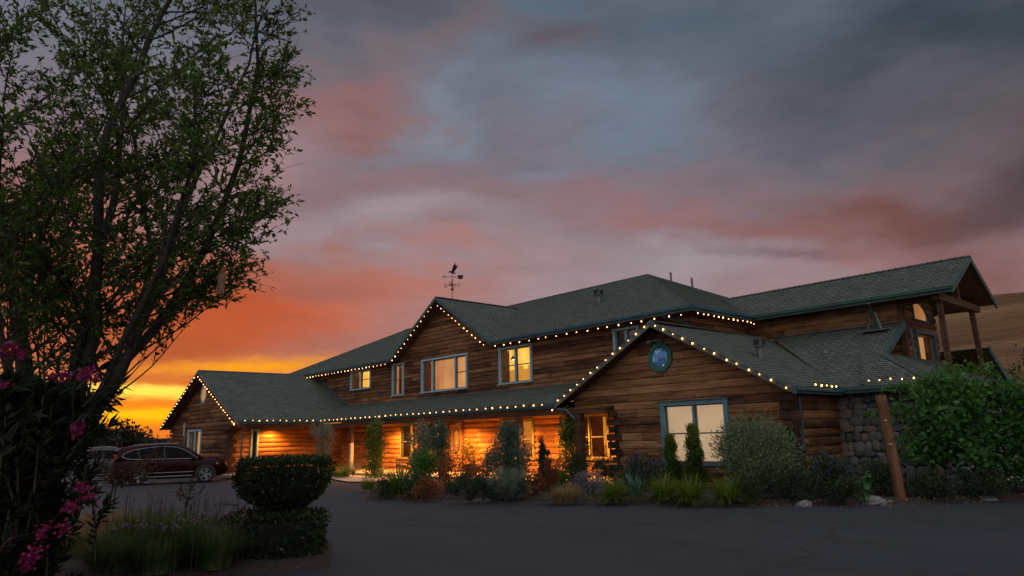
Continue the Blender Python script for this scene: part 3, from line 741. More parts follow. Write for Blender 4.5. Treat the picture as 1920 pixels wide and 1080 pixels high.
# --- porch roof and ceiling
roof([(-34.7, 17.5, ZE), (-17.2, 17.5, ZE), (-15.64, 20.28, 3.60), (-36.48, 20.28, 3.60)], XU)
fascia((-34.65, 17.5, ZE), (-17.2, 17.5, ZE), .18)
c = MB(); c.box(-37.3, -14.95, 17.55, 20.28, 2.52, 2.545); c.box(-37.3, -34.75, 13.9, 17.548, 2.521, 2.546); c.build('porch_ceiling', M['porchlog'], house)
bm_ = MB(); bm_.box(-34.9, -14.97, 17.58, 17.76, 2.36, 2.515); bm_.build('porch_beam', M['beam'], house)
bm_ = MB(); bm_.box(-35.0, -34.84, 13.6, 17.57, 2.36, 2.515); bm_.build('porch_beam', M['beam'], house)
for x in (-28.85, -23.85, -19.25):
    p = MB(); p.box(x-.09, x+.09, 17.58, 17.76, .15, 2.358); p.build('porch_post', M['beam'], house)
p = MB(); p.box(-16.36, -16.12, 17.55, 17.79, .1, 2.358); po = p.build('porch_post', M['beam'], house)
p = MB(); p.box(-31.56, -31.40, 17.60, 17.76, .15, 1.55); p.box(-31.62, -31.34, 17.54, 17.82, .151, .42); p.build('porch_post', M['whitepost'], house)['label'] = 'pale painted post with a square foot'
p = MB(); p.box(-31.555, -31.405, 17.605, 17.755, 1.551, 2.357); p.build('porch_post', M['beam'], house)
p = MB(); p.box(-28.98, -28.72, 17.50, 17.84, .03, .42); p.build('post_base', M['concrete'], house)
# --- left front-facing wing
LX0, LX1, LXa, LZ = -47.2, -34.7, -41.0, 5.74
roof([(LX1, 13.3, ZE), (LX1, 17.5, ZE), (-36.48, 20.28, 3.60), (LXa, 20.28, LZ), (LXa, 13.3, LZ)], YU)
roof([(LX0, 24, ZE), (LX0, 13.3, ZE), (LXa, 13.3, LZ), (LXa, 24, LZ)], YU)
caps((LXa, 13.3, LZ), (LXa, 20.3, LZ))
fascia((LX1, 13.3, ZE), (LX1, 17.5, ZE), .18, out=(1, 0, 0)); fascia((LX0, 13.3, ZE), (LX0, 24, ZE), .18, out=(-1, 0, 0))
fascia((LX0-.05, 13.3, ZE-.03), (LXa, 13.3, LZ), .20); fascia((LXa, 13.3, LZ), (LX1+.05, 13.3, ZE-.03), .20)
LW = (-43.75, -41.5, .9, 2.40)
sl_ = (LZ-ZE)/(LX1-LXa)
wall('Y', 13.9, [(-46.7, 0), (-37.3, 0), (-37.3, 2.55), (-35.0, 2.55), (-35.0, ZE+.02), (LXa, LZ-.15), (-46.9, ZE+.02), (-46.7, 2.55)], [inset(*LW)], .235, .05, M['siding'], 4)
window('Y', 13.9, *LW, cols=((0, .5), (.5, 1)), rail=False, rooms=[M['roomsoft']]*2)
wall('X', -37.3, [(13.9, 0), (20.3, 0), (20.3, 2.6), (13.9, 2.6)], [(15.0, 15.35, .9, 2.3)], .235, .055, M['porchlog'], 5)
window('X', -37.3, 14.98, 15.37, .9, 2.3, rooms=M['roomdark'], rail=False, fw=.07, label='narrow tall window in the lamplit side wall')
wall('X', -46.7, [(13.9, 0), (24, 0), (24, 2.7), (13.9, 2.7)], (), .25, -.05, M['siding'], 6)
def octagon(axis, plane, uc, zc, rad, fm, pm, rad_in, label, squash=1.0):
    f = MB(); g = MB(); A = [math.pi/8+k*math.pi/4 for k in range(8)]
    o_ = [(uc+rad*math.cos(a)*squash, zc+rad*math.sin(a)) for a in A]; i_ = [(uc+rad_in*math.cos(a)*squash, zc+rad_in*math.sin(a)) for a in A]
    for k in range(8):
        q = (k+1) % 8
        f.hexa([onp(axis, plane, *o_[k], .02), onp(axis, plane, *o_[q], .02), onp(axis, plane, *i_[q], .02), onp(axis, plane, *i_[k], .02)],
               [onp(axis, plane, *o_[k], .10), onp(axis, plane, *o_[q], .10), onp(axis, plane, *i_[q], .075), onp(axis, plane, *i_[k], .075)])
    wn = f.build('octagonal_window', fm, house); wn['label'] = label
    g.raw([onp(axis, plane, u, z, .062) for u, z in i_], [tuple(range(8))]); g.build('pane', pm, wn)
octagon('Y', 13.9, -41.5, 4.45, .56, M['frame'], M['roomdim'], .42, 'grey framed octagonal window', .85)
# --- right front-facing gable
GX0, GX1, GXa, GZ = -17.2, -8.57, -12.93, 5.06
RX, RY, RZe = -6.1, 20.3, 2.81
roof([(GX1, 17.5, ZE), (GX1, 20.3, ZE+.02), (-12.44, 24.15, 4.93), (GXa, 24.6, 5.06), (GXa, 17.5, GZ)], YU)
roof([(GX0, 17.5, ZE), (GXa, 17.5, GZ), (GXa, 20.27, GZ), (-15.64, 20.27, 3.60)], YU)
caps((GXa, 17.5, GZ), (GXa, 24.2, GZ))
fascia((GX1, 17.5, ZE), (GX1, 20.3, ZE), .18, out=(1, 0, 0))
M['raketrim'] = plain('grey_blue_rake_paint', (.075, .105, .105), .55, 0, .3, 3)
fascia((GX0-.05, 17.5, ZE-.03), (GXa, 17.5, GZ), .19, mat=M['raketrim']); fascia((GXa, 17.5, GZ), (GX1+.05, 17.5, ZE-.03), .19, mat=M['raketrim'])
GWn = (-13.1, -10.8, .80, 2.46)
wall('Y', 18.0, [(-14.95, 0), (-9.0, 0), (-9.0, 2.5), (-8.9, ZE+.04), (GXa, GZ-.12), (-16.75, ZE+.10), (-16.7, 2.58), (-14.95, 2.58)], [inset(*GWn)], .24, .034, M['log'], 8, seg=3.4, hewn=True)
gw = window('Y', 18.0, *GWn, cols=((0, .5), (.5, 1)), rooms=[M['roomdim']]*2, fm=M['gableframe'], fw=.13, depth=.20, label='large twin sash window with closed cream blinds')
bl = MB()
for i in range(19):
    z = GWn[2]+.02+i*.086; pbox(bl, 'Y', 18.0, GWn[0]+.13, GWn[1]-.13, z, z+.080, -.135, -.120)
bl.build('blind', M['blind'], gw)
hd = MB(); pbox(hd, 'Y', 18.0, GWn[0]-.1, GWn[1]+.1, GWn[3]+.12, GWn[3]+.15, .0, .14); hd.build('drip_cap', M['sash'], gw)
octagon('Y', 18.0, -12.98, 3.95, .47, M['octgreen'], M['stained'], .30, 'green octagonal window with blue stained glass', 1.0)
wall('X', -9.0, [(18.0, 0), (20.9, 0), (20.9, 2.75), (18.0, 2.75)], (), .24, .06, M['log'], 9)
wall('X', -14.95, [(18.0, 0), (20.3, 0), (20.3, 2.6), (18.0, 2.6)], (), .262, -.06, M['log'], 10)
def corner(x, y, z0, z1, course, sx, sy, seed, mat):
    """crossed log ends sticking out past a corner"""
    rg = random.Random(seed); mb = MB(); k = 0; z = z0+course/2
    while z < z1:
        L = rg.uniform(.14, .34); r = course*.46
        ti = rg.random()
        if k % 2 == 0: a, b_ = (x-sx*.25, y-.01, z), (x+sx*L, y-.01, z)
        else: a, b_ = (x-.02*sx, y+.3, z+.0), (x-.02*sx, y-L*1.0, z+.0)
        mb.bar(a, b_, r*1.9, r*1.8, tint=ti)
        z += course; k += 1
    return mb.build('corner_logs', mat, house)
M['endgrain'] = wood('log_ends', (.012, .008, .006), (.05, .026, .016), (.11, .06, .035))
corner(-14.95, 18.0, 0, 2.5, .24, -1, -1, 3, M['endgrain']); corner(-9.0, 18.0, 0, 2.6, .24, 1, -1, 4, M['endgrain'])
corner(-46.7, 13.9, 0, 2.7, .235, -1, -1, 5, M['siding']); corner(-37.3, 13.9, 0, 2.5, .235, 1, -1, 6, M['endgrain'])
# under-gable floodlights
fl = MB(); fl.box(-13.2, -12.95, 17.86, 17.95, 4.46, 4.52)
for s in (-1, 1): fl.tube([(-13.07+s*.10, 17.84, 4.48), (-13.07+s*.24, 17.74, 4.42)], [.04, .085], 12)
tag(fl.build('flood_light', M['vent'], wloc=(-13.07, 17.9, 4.45)), 'twin-headed floodlight, switched off, under the right gable peak', 'light')
# --- low roof joining gable and right wing, with the stone wall below
roof([(GX1, RY, RZe-.03), (RX, RY, RZe-.03), (-8.0, 22.2, 3.84), (-8.0, 24.15, 4.93), (-12.44, 24.15, 4.93)], XU)
roof([(RX, RY, RZe-.03), (RX, 28.5, RZe-.03), (-8.0, 28.5, 3.84), (-8.0, 22.2, 3.84)], YU)
caps((RX, RY, RZe), (-8.0, 22.2, 3.86))
caps((-7.98, 20.32, 2.84), (-8.62, 22.2, 3.87), wd=.12)
fascia((GX1, RY, RZe), (RX, RY, RZe), .19); fascia((RX, RY, RZe), (RX, 28.5, RZe), .19, out=(1, 0, 0))
fascia((-7.97, 22.2, 3.90), (-7.97, 24.15, 5.0), .24, out=(1, 0, 0), name='rake_board')
def stonewall(axis, plane, u0, u1, z0, z1, seed):
    rg = random.Random(seed); mb = MB(); mb.smooth = True; cells = []
    mo = MB(); pbox(mo, axis, plane, u0, u1, z0, z1, -.1, .0); base_ = mo.build('stone_wall', M['mortar'], house)
    z = z0
    while z < z1:
        h = rg.uniform(.15, .30); u = u0+rg.uniform(-.1, .05)
        while u < u1:
            wd = rg.uniform(.16, .42); cells.append((u+wd/2, z+h/2+rg.uniform(-.03, .03), wd/2*1.10, h/2*1.16)); u += wd
        z += h*.94
    for (u, z, a, b_) in cells:
        if not (u0+.03 < u < u1-.03 and z < z1-.02): continue
        n = 10; rings = []; ph = rg.random()*6; ti = rg.random()
        pw = [rg.uniform(.86, 1.06) for _ in range(n)]
        vs = []; fs = []
        for (s, o_) in ((1.0, .0), (.97, .05), (.86, .075), (.5, .088)):
            for k in range(n):
                t = 2*math.pi*k/n; c_, s_ = math.cos(t), math.sin(t)
                c_ = math.copysign(abs(c_)**.72, c_); s_ = math.copysign(abs(s_)**.72, s_)
                vs.append(onp(axis, plane, u+a*s*pw[k]*c_, z+b_*s*pw[k]*s_, o_))
        for r in range(3):
            for k in range(n): fs.append((r*n+k, r*n+(k+1) % n, (r+1)*n+(k+1) % n, (r+1)*n+k))
        fs.append(tuple(3*n+k for k in range(n))); mb.raw(vs, fs, ti)
    mb.build('stones', M['stone'], base_, smooth=True)
stonewall('Y', 20.9, -9.0, -6.45, 0, 2.78, 4); stonewall('X', -6.45, 20.9, 28, 0, 2.78, 5)
# --- right wing with a prow gable on posts
WX, WYe, WYr, WYb, WZr = -6.33, 23.57, 25.85, 28.05, 7.06
roof([(-12.87, WYe, eZ), (WX, WYe, eZ), (WX, WYr, WZr), (-15.4, WYr, WZr)], XU)
roof([(WX, WYb, eZ-.02), (-12.87, WYb, eZ-.02), (-15.4, WYr, WZr), (WX, WYr, WZr)], XU)
caps((-15.3, WYr, WZr), (WX, WYr, WZr))
fascia((-12.82, WYe, eZ), (WX, WYe, eZ), .20, mat=M['trimgreen'])
fascia((WX, WYe-.05, eZ-.03), (WX, WYr, WZr), .20, mat=M['trimgreen'], out=(1, 0, 0)); fascia((WX, WYr, WZr), (WX, WYb+.05, eZ-.05), .20, mat=M['trimgreen'], out=(1, 0, 0))
wall('Y', 24.17, [(-13.4, 3.5), (-8.08, 2.6), (-8.08, 5.62), (-13.4, 5.62)], (), .235, .05, M['siding'], 12)
wE = (25.25, 27.1, 3.44, 4.72); wA = (25.25, 26.95, 5.12, 5.85)
wall('X', -8.08, [(24.17, 2.6), (27.5, 2.6), (27.5, 5.66), (25.85, 6.75), (24.17, 5.62)], [inset(*wE), (25.3, 26.5, 5.15, 5.75)], .235, .05, M['siding'], 13)
we = window('X', -8.08, *wE, rail=False, rooms=[M['roomdim']], fm=M['trim'], depth=.9)
cu = MB()
for k in range(12):
    ya, yb = 26.45+.04*k, 26.45+.04*(k+1); cu.quad([(-8.35-.02*(k % 2), ya, 3.4), (-8.35-.02*((k+1) % 2), yb, 3.4), (-8.35-.02*((k+1) % 2), yb, 4.7), (-8.35-.02*(k % 2), ya, 4.7)])
cu.build('curtain', M['roomsoft'], we)
# quarter-round gable window
f = MB(); arc = [(25.3, 5.15), (26.75, 5.15)]+[(25.3+1.45*math.cos(t)*.98, 5.15+.72*math.sin(t)) for t in np.linspace(.12, 1.25, 9)]+[(25.3, 5.86)]
f.tube([onp('X', -8.08, u, z, .05) for u, z in arc+arc[:1]], .045, 6); aw = f.build('arched_window', M['trim'], house)
g = MB(); g.raw([onp('X', -8.08, u, z, .055) for u, z in arc], [tuple(range(len(arc)))]); g.build('pane', M['glass'], aw)
g = MB(); g.raw([onp('X', -8.08, u, z, .015) for u, z in arc], [tuple(range(len(arc)))]); g.build('interior', M['roomdim'], aw)
p = MB(); p.box(-8.10, -7.94, 24.08, 24.24, 2.5, 5.6); p.build('corner_post', M['beam'], house)
for y in (24.1, 27.35):
    p = MB(); p.bar((-6.87, y+(.55 if y > 26 else .05), 0), (-6.87, y, 5.45), .145, .145); p.build('prow_post', M['beam'], house)
p = MB(); p.box(-6.99, -6.75, 23.75, 27.9, 5.452, 5.68); p.build('prow_beam', M['beam'], house)
p = MB(); p.box(-6.97, -6.77, 25.75, 25.95, 5.69, 6.8); p.build('king_post', M['beam'], house)
for y in (24.1, 27.35): p = MB(); p.box(-8.08, -6.99, y-.08, y+.08, 5.47, 5.66); p.build('tie_beam', M['beam'], house)
# back lean-to
roof([(-6.6, 30.8, 2.3), (-12, 30.8, 2.3), (-12, 27.5, 4.2), (-6.6, 27.5, 4.2)], XU)
fascia((-6.6, 27.5, 4.25), (-6.6, 30.8, 2.35), .22, out=(1, 0, 0), name='rake_board')
wall('X', -7.2, [(27.5, 0), (30.4, 0), (30.4, 2.3), (27.5, 4.0)], (), .235, .05, M['siding'], 15)
# porch-end beam over the right gable bay
p = MB(); p.box(-16.9, -14.95, 17.82, 17.98, 2.36, 2.575); p.build('porch_beam', M['beam'], house)
# --- roof vents, pipes, downspouts
def vent(loc, s=1.0):
    x, y, z = loc; mb = MB(); mb.lathe([(.10*s, -.15), (.10*s, .30), (.14*s, .30), (.14*s, .36), (.001, .38)], loc, 'Z', 14)
    mb.box(x-.17*s, x+.17*s, y-.17*s, y+.17*s, z+.34, z+.56); mb.box(x-.21*s, x+.21*s, y-.21*s, y+.21*s, z+.562, z+.59)
    v = mb.build('roof_vent', M['vent'], house); b_ = MB(); b_.box(x-.171*s, x+.171*s, y-.10*s, y+.10*s, z+.38, z+.53); b_.box(x-.10*s, x+.10*s, y-.172*s, y-.10*s, z+.38, z+.53); b_.build('louvre', M['black'], v)
vent((-19.25, 22.5, 7.15), 1.0); vent((-10.55, 19.6, 3.80), .9)
for (x, y, z, h) in ((-18.55, 26.9, 8.45, .55), (-17.6, 27.15, 8.0, .60)):
    p = MB(); p.tube([(x, y, z), (x, y, z+h)], .05, 8); p.lathe([(.16, -.05), (.06, .1)], (x, y, z), 'Z', 10); p.build('vent_pipe', M['vent'], house)
p = MB(); p.tube([(-31.9, 20.05, 3.72), (-31.9, 20.05, 3.80)], .1, 8); 
p = MB(); p.lathe([(.13, -.04), (.13, .12), (.001, .14)], (-42.0, 20.9, 6.42), 'Z', 10); p.build('roof_vent', M['vent'], house)
p = MB(); p.lathe([(.02, -.04), (.02, .28)], (-9.9, 22.6, 4.1), 'Z', 8); p.lathe([(.12, -.06), (.03, .06)], (-9.9, 22.6, 4.1), 'Z', 10); p.build('vent_pipe', M['vent'], house)
def downspout(pts, r=.04):
    p = MB(); p.tube(pts, r, 6); return p.build('downspout', M['trim'], house)
downspout([(-8.7, 23.45, 5.6), (-8.75, 23.62, 5.5), (-8.75, 24.06, 5.42), (-8.75, 24.08, 4.85)])
downspout([(-8.86, 18.30, 2.6), (-8.86, 18.30, .2)], .03)
downspout([(-17.0, 17.42, 2.55), (-16.6, 17.45, 2.5), (-16.3, 17.5, 2.2)])
downspout([(-34.6, 13.5, 2.6), (-34.72, 13.55, 2.4), (-34.95, 13.6, 2.2), (-34.95, 13.6, .2)])
downspout([(-14.1, 19.72, 5.58), (-13.6, 20.1, 5.4), (-13.34, 20.2, 5.2), (-13.34, 20.2, 4.75)])
downspout([(-7.75, 24.0, 4.7), (-7.75, 24.0, 3.75)], .03)
p = MB(); p.tube([(-9.3, 24.02, 5.55), (-8.95, 23.9, 5.5), (-8.65, 23.75, 5.3), (-8.5, 23.68, 4.75)], .04, 8); p.tube([(-8.95, 24.0, 5.6), (-8.9, 23.9, 5.1), (-8.95, 23.7, 4.75)], .022, 6)
p.box(-9.1, -8.3, 23.5, 23.8, 4.70, 4.73); p.build('cable_conduit', M['vent'], house)
# flashing lines where roofs meet walls
p = MB(); p.bar((-36.4, 20.26, 3.64), (-15.7, 20.26, 3.64), .02, .05); p.bar((-36.45, 20.26, 3.62), (-40.4, 20.26, 5.49), .02, .06); p.bar((-12.4, 24.11, 4.98), (-8.0, 24.11, 4.98), .02, .04); p.build('flashing', M['raketrim'], house)

# ------------------------------------------------------------------ lamps under the porch roof
def porch_lamp(x, y, z, power, label):
    o = thing('porch_lamp', label, 'lamp', (x, y, z), 'small round lamps lighting the porch walls')
    m = MB(); m.lathe([(.001, .0), (.10, .0), (.10, -.03), (.08, -.05)], (x, y, z), 'Z', 14); m.build('fixture', M['iron'], o)
    m = MB(); m.lathe([(.078, -.045), (.06, -.075), (.001, -.085)], (x, y, z), 'Z', 14); m.build('diffuser', M['lampglow'], o)
    L = bpy.data.lights.new('porch_lamp_light', 'SPOT'); L.energy = power; L.color = (1, .37, .06); L.shadow_soft_size = .07; L.spot_size = R_(164); L.spot_blend = .75
    lo = bpy.data.objects.new('porch_lamp_light', L); COL.objects.link(lo); lo.parent = o; lo.location = (0, 0, -.16)
porch_lamp(-36.75, 16.0, 2.51, 420, 'ceiling lamp shining down the side wall of the left wing')
porch_lamp(-30.9, 19.1, 2.51, 1450, 'ceiling lamp above the pair of plum chairs')
porch_lamp(-25.3, 19.0, 2.51, 1600, 'ceiling lamp beside the carved front door')
porch_lamp(-22.0, 19.0, 2.51, 1450, 'ceiling lamp before the porch window with the lamp')
porch_lamp(-18.4, 19.0, 2.51, 1750, 'ceiling lamp nearest the right gable wall')
# ------------------------------------------------------------------ strings of bulbs
def _bulbmesh():
    mb = MB(); mb.lathe([(.001, .055), (.030, .045), (.045, .012), (.040, -.02), (.020, -.048), (.001, -.055)], (0, 0, 0), 'Z', 10)
    o = mb.build('bulb', M['bulb'], smooth=True); me = o.data; bpy.data.objects.remove(o); return me
BULB = _bulbmesh()
def lights(a, b_, n, label, sag=.012, extra=None, s=1.0, seed=0):
    rg = random.Random(seed+n); a, b_ = Vector(a), Vector(b_); root = thing('string_light', label, 'string lights', a, 'warm bulb strings along the eaves')
    pts = []; cord = MB()
    for k in range(n):
        t = (k+.5)/n+rg.uniform(-.12, .12)/n
        p = a.lerp(b_, t); p.z += rg.uniform(-.015, .015); pts.append(p)
    pts += [Vector(e) for e in (extra or [])]
    line = [a]
    for p, q in zip(pts, pts[1:]+[b_]): line += [p+Vector((0, 0, .05)), (p+q)/2+Vector((0, 0, .05-sag))]
    cord.tube(line[:2*n]+[b_], .008, 4); cord.build('cord', M['black'], root)
    for p in pts:
        o = bpy.data.objects.new('bulb', BULB); COL.objects.link(o); o.parent = root; o.location = p-a
        k = s*rg.uniform(.32, .56); o.scale = (k, k, k*rg.uniform(.9, 1.2)); o.rotation_euler = (rg.uniform(-.4, .4), rg.uniform(-.4, .4), 0)
lights((-46.9, 13.18, 2.66), (-41.15, 13.18, 5.40), 17, 'bulb string up the far rake of the left gable, against the sunset', seed=1)
lights((-40.85, 13.18, 5.40), (-34.8, 13.18, 2.50), 19, 'bulb string down the near rake of the left gable, beside the octagonal window', seed=2, extra=[(-34.9, 13.15, 2.62), (-35.1, 13.15, 2.66)])
lights((-34.55, 13.4, 2.74), (-34.55, 17.3, 2.74), 11, 'bulb string along the low eave of the left wing, above the clipped hedge', seed=3)
lights((-34.4, 17.37, 2.73), (-17.5, 17.37, 2.73), 38, 'longest bulb string, along the porch eave', seed=4)
lights((-40.7, 19.58, 5.52), (-31.35, 19.58, 5.52), 24, 'bulb string under the upper eave left of the middle gable', seed=5)
lights((-31.0, 19.55, 5.55), (-27.25, 19.55, 8.02), 13, 'bulb string up the left rake of the middle gable under the weather vane', seed=6)
lights((-27.05, 19.55, 8.02), (-23.3, 19.55, 5.52), 13, 'bulb string down the right rake of the middle gable under the weather vane', seed=7)
lights((-23.0, 19.58, 5.50), (-12.95, 19.58, 5.50), 19, 'bulb string under the upper eave right of the middle gable', seed=8)
lights((-12.72, 19.7, 5.50), (-12.72, 23.4, 5.50), 12, 'bulb string round the corner eave behind the right gable', seed=9, extra=[(-12.74, 23.45, 5.47)])
lights((-17.15, 17.40, 2.72), (-12.98, 17.40, 4.95), 13, 'bulb string up the left rake of the right gable, nearest the porch', seed=10, extra=[(-17.2, 17.36, 2.52)])
lights((-12.88, 17.40, 4.95), (-8.6, 17.40, 2.66), 13, 'bulb string down the right rake of the right gable, above the closed blinds', seed=11)
lights((-8.40, 18.2, 2.80), (-8.40, 19.8, 2.80), 5, 'short close-set bulb string on the side eave of the right gable', seed=12)
lights((-7.9, 20.16, 2.92), (-6.15, 20.16, 2.92), 6, 'short bulb string on the eave above the stone wall', seed=13)

# ------------------------------------------------------------------ weather vane
vx, vy, vz = -27.15, 20.65, 8.33
vane = thing('weather_vane', 'dark iron weather vane with an eagle, arrow and compass letters on the middle gable ridge', 'weather vane', (vx, vy, vz))
A = Vector((.74, .60, 0)).normalized(); Bv = Vector((-.60, .74, 0)); O = Vector((vx, vy, vz)); Z = Vector((0, 0, 1))
m = MB(); m.tube([O-Z*.05, O+Z*1.42], .016, 8); m.lathe([(.001, .98), (.05, 1.0), (.001, 1.06)], O, 'Z', 8); m.build('pole', M['iron'], vane)
m = MB(); m.smooth = True; m.lathe([(.001, .50), (.06, .52), (.085, .585), (.06, .65), (.001, .67)], O, 'Z', 14); m.build('ball', M['copper'], vane)
m = MB(); m.tube([O+Z*1.24-A*.36, O+Z*1.20+A*.32], .013, 6)
m.tube([O+Z*1.245-A*.36+Z*.05*math.sin(t)-A*.07*(1-math.cos(t)) for t in np.linspace(0, 6.283, 13)], .016, 5)
for (s0, s1, hh) in ((.30, .52, .10),):
    pts = [(s0, -.10), (s1, -.12), (s1-.05, -.02), (s1+.08, .02), (s1-.02, .09), (s0, .10)]
    m.hexa([O+Z*(1.19-.10)+A*s0-Bv*.008, O+Z*(1.19-.12)+A*s1-Bv*.008, O+Z*(1.19-.12)+A*s1+Bv*.008, O+Z*(1.19-.10)+A*s0+Bv*.008],
           [O+Z*(1.19+.10)+A*s0-Bv*.008, O+Z*(1.19+.08)+A*(s1+.06)-Bv*.008, O+Z*(1.19+.08)+A*(s1+.06)+Bv*.008, O+Z*(1.19+.10)+A*s0+Bv*.008])
m.build('arrow', M['iron'], vane)
m = MB(); m.tube([O+Z*.78-A*.26, O+Z*.78+A*.26], .013, 5); m.tube([O+Z*.78-Bv*.26, O+Z*.78+Bv*.26], .013, 5)
for s in (-1, 1):
    for dv in (A, Bv): m.tube([O+Z*.80+dv*s*.05, O+Z*.90+dv*s*.10, O+Z*.86+dv*s*.17, O+Z*.78+dv*s*.16], .010, 5)
m.build('compass_arms', M['iron'], vane)
STR = {'N': [[(-.06, 0), (-.06, .2), (.06, 0), (.06, .2)]], 'S': [[(.06, .17), (.02, .2), (-.04, .19), (-.06, .15), (-.02, .11), (.04, .09), (.06, .05), (.02, .0), (-.04, .01), (-.06, .04)]],
       'E': [[(.06, 0), (-.05, 0), (-.05, .2), (.06, .2)], [(-.05, .1), (.04, .1)]], 'W': [[(-.08, .2), (-.04, 0), (0, .13), (.04, 0), (.08, .2)]]}
for ch, c0 in (('S', -A*.34), ('N', A*.34), ('W', Bv*.34), ('E', -Bv*.34)):
    m = MB()
    for st in STR[ch]: m.tube([O+Z*(.68+b_)+c0+A*a for a, b_ in st], .014, 5)
    m.build('compass_letter', M['iron'], vane)
m = MB(); m.smooth = True
c0 = O+Z*1.46; m.tube([c0-A*.20-Z*.02, c0-A*.14+Z*.03, c0-A*.02, c0+A*.08-Z*.06, c0+A*.20-Z*.08], [.012, .03, .055, .04, .015], 8)
eag = m.build('eagle', M['iron'], vane)
for s in (-1, 1):
    m = MB(); e = Bv*s
    pts = [c0-A*.03+e*.03, c0+A*.03+Z*.16+e*.07, c0+A*.10+Z*.30+e*.14, c0+A*.24+Z*.40+e*.22, c0+A*.22+Z*.30+e*.2, c0+A*.21+Z*.22+e*.15, c0+A*.16+Z*.12+e*.10, c0+A*.09+Z*.0+e*.04]
    n_ = len(pts); m.raw([p for p in pts]+[p+A*.012+Z*.006-e*.012 for p in pts], [tuple(range(n_)), tuple(range(2*n_-1, n_-1, -1))]+[(k, (k+1) % n_, (k+1) % n_+n_, k+n_) for k in range(n_)])
    m.build('wing', M['iron'], eag)

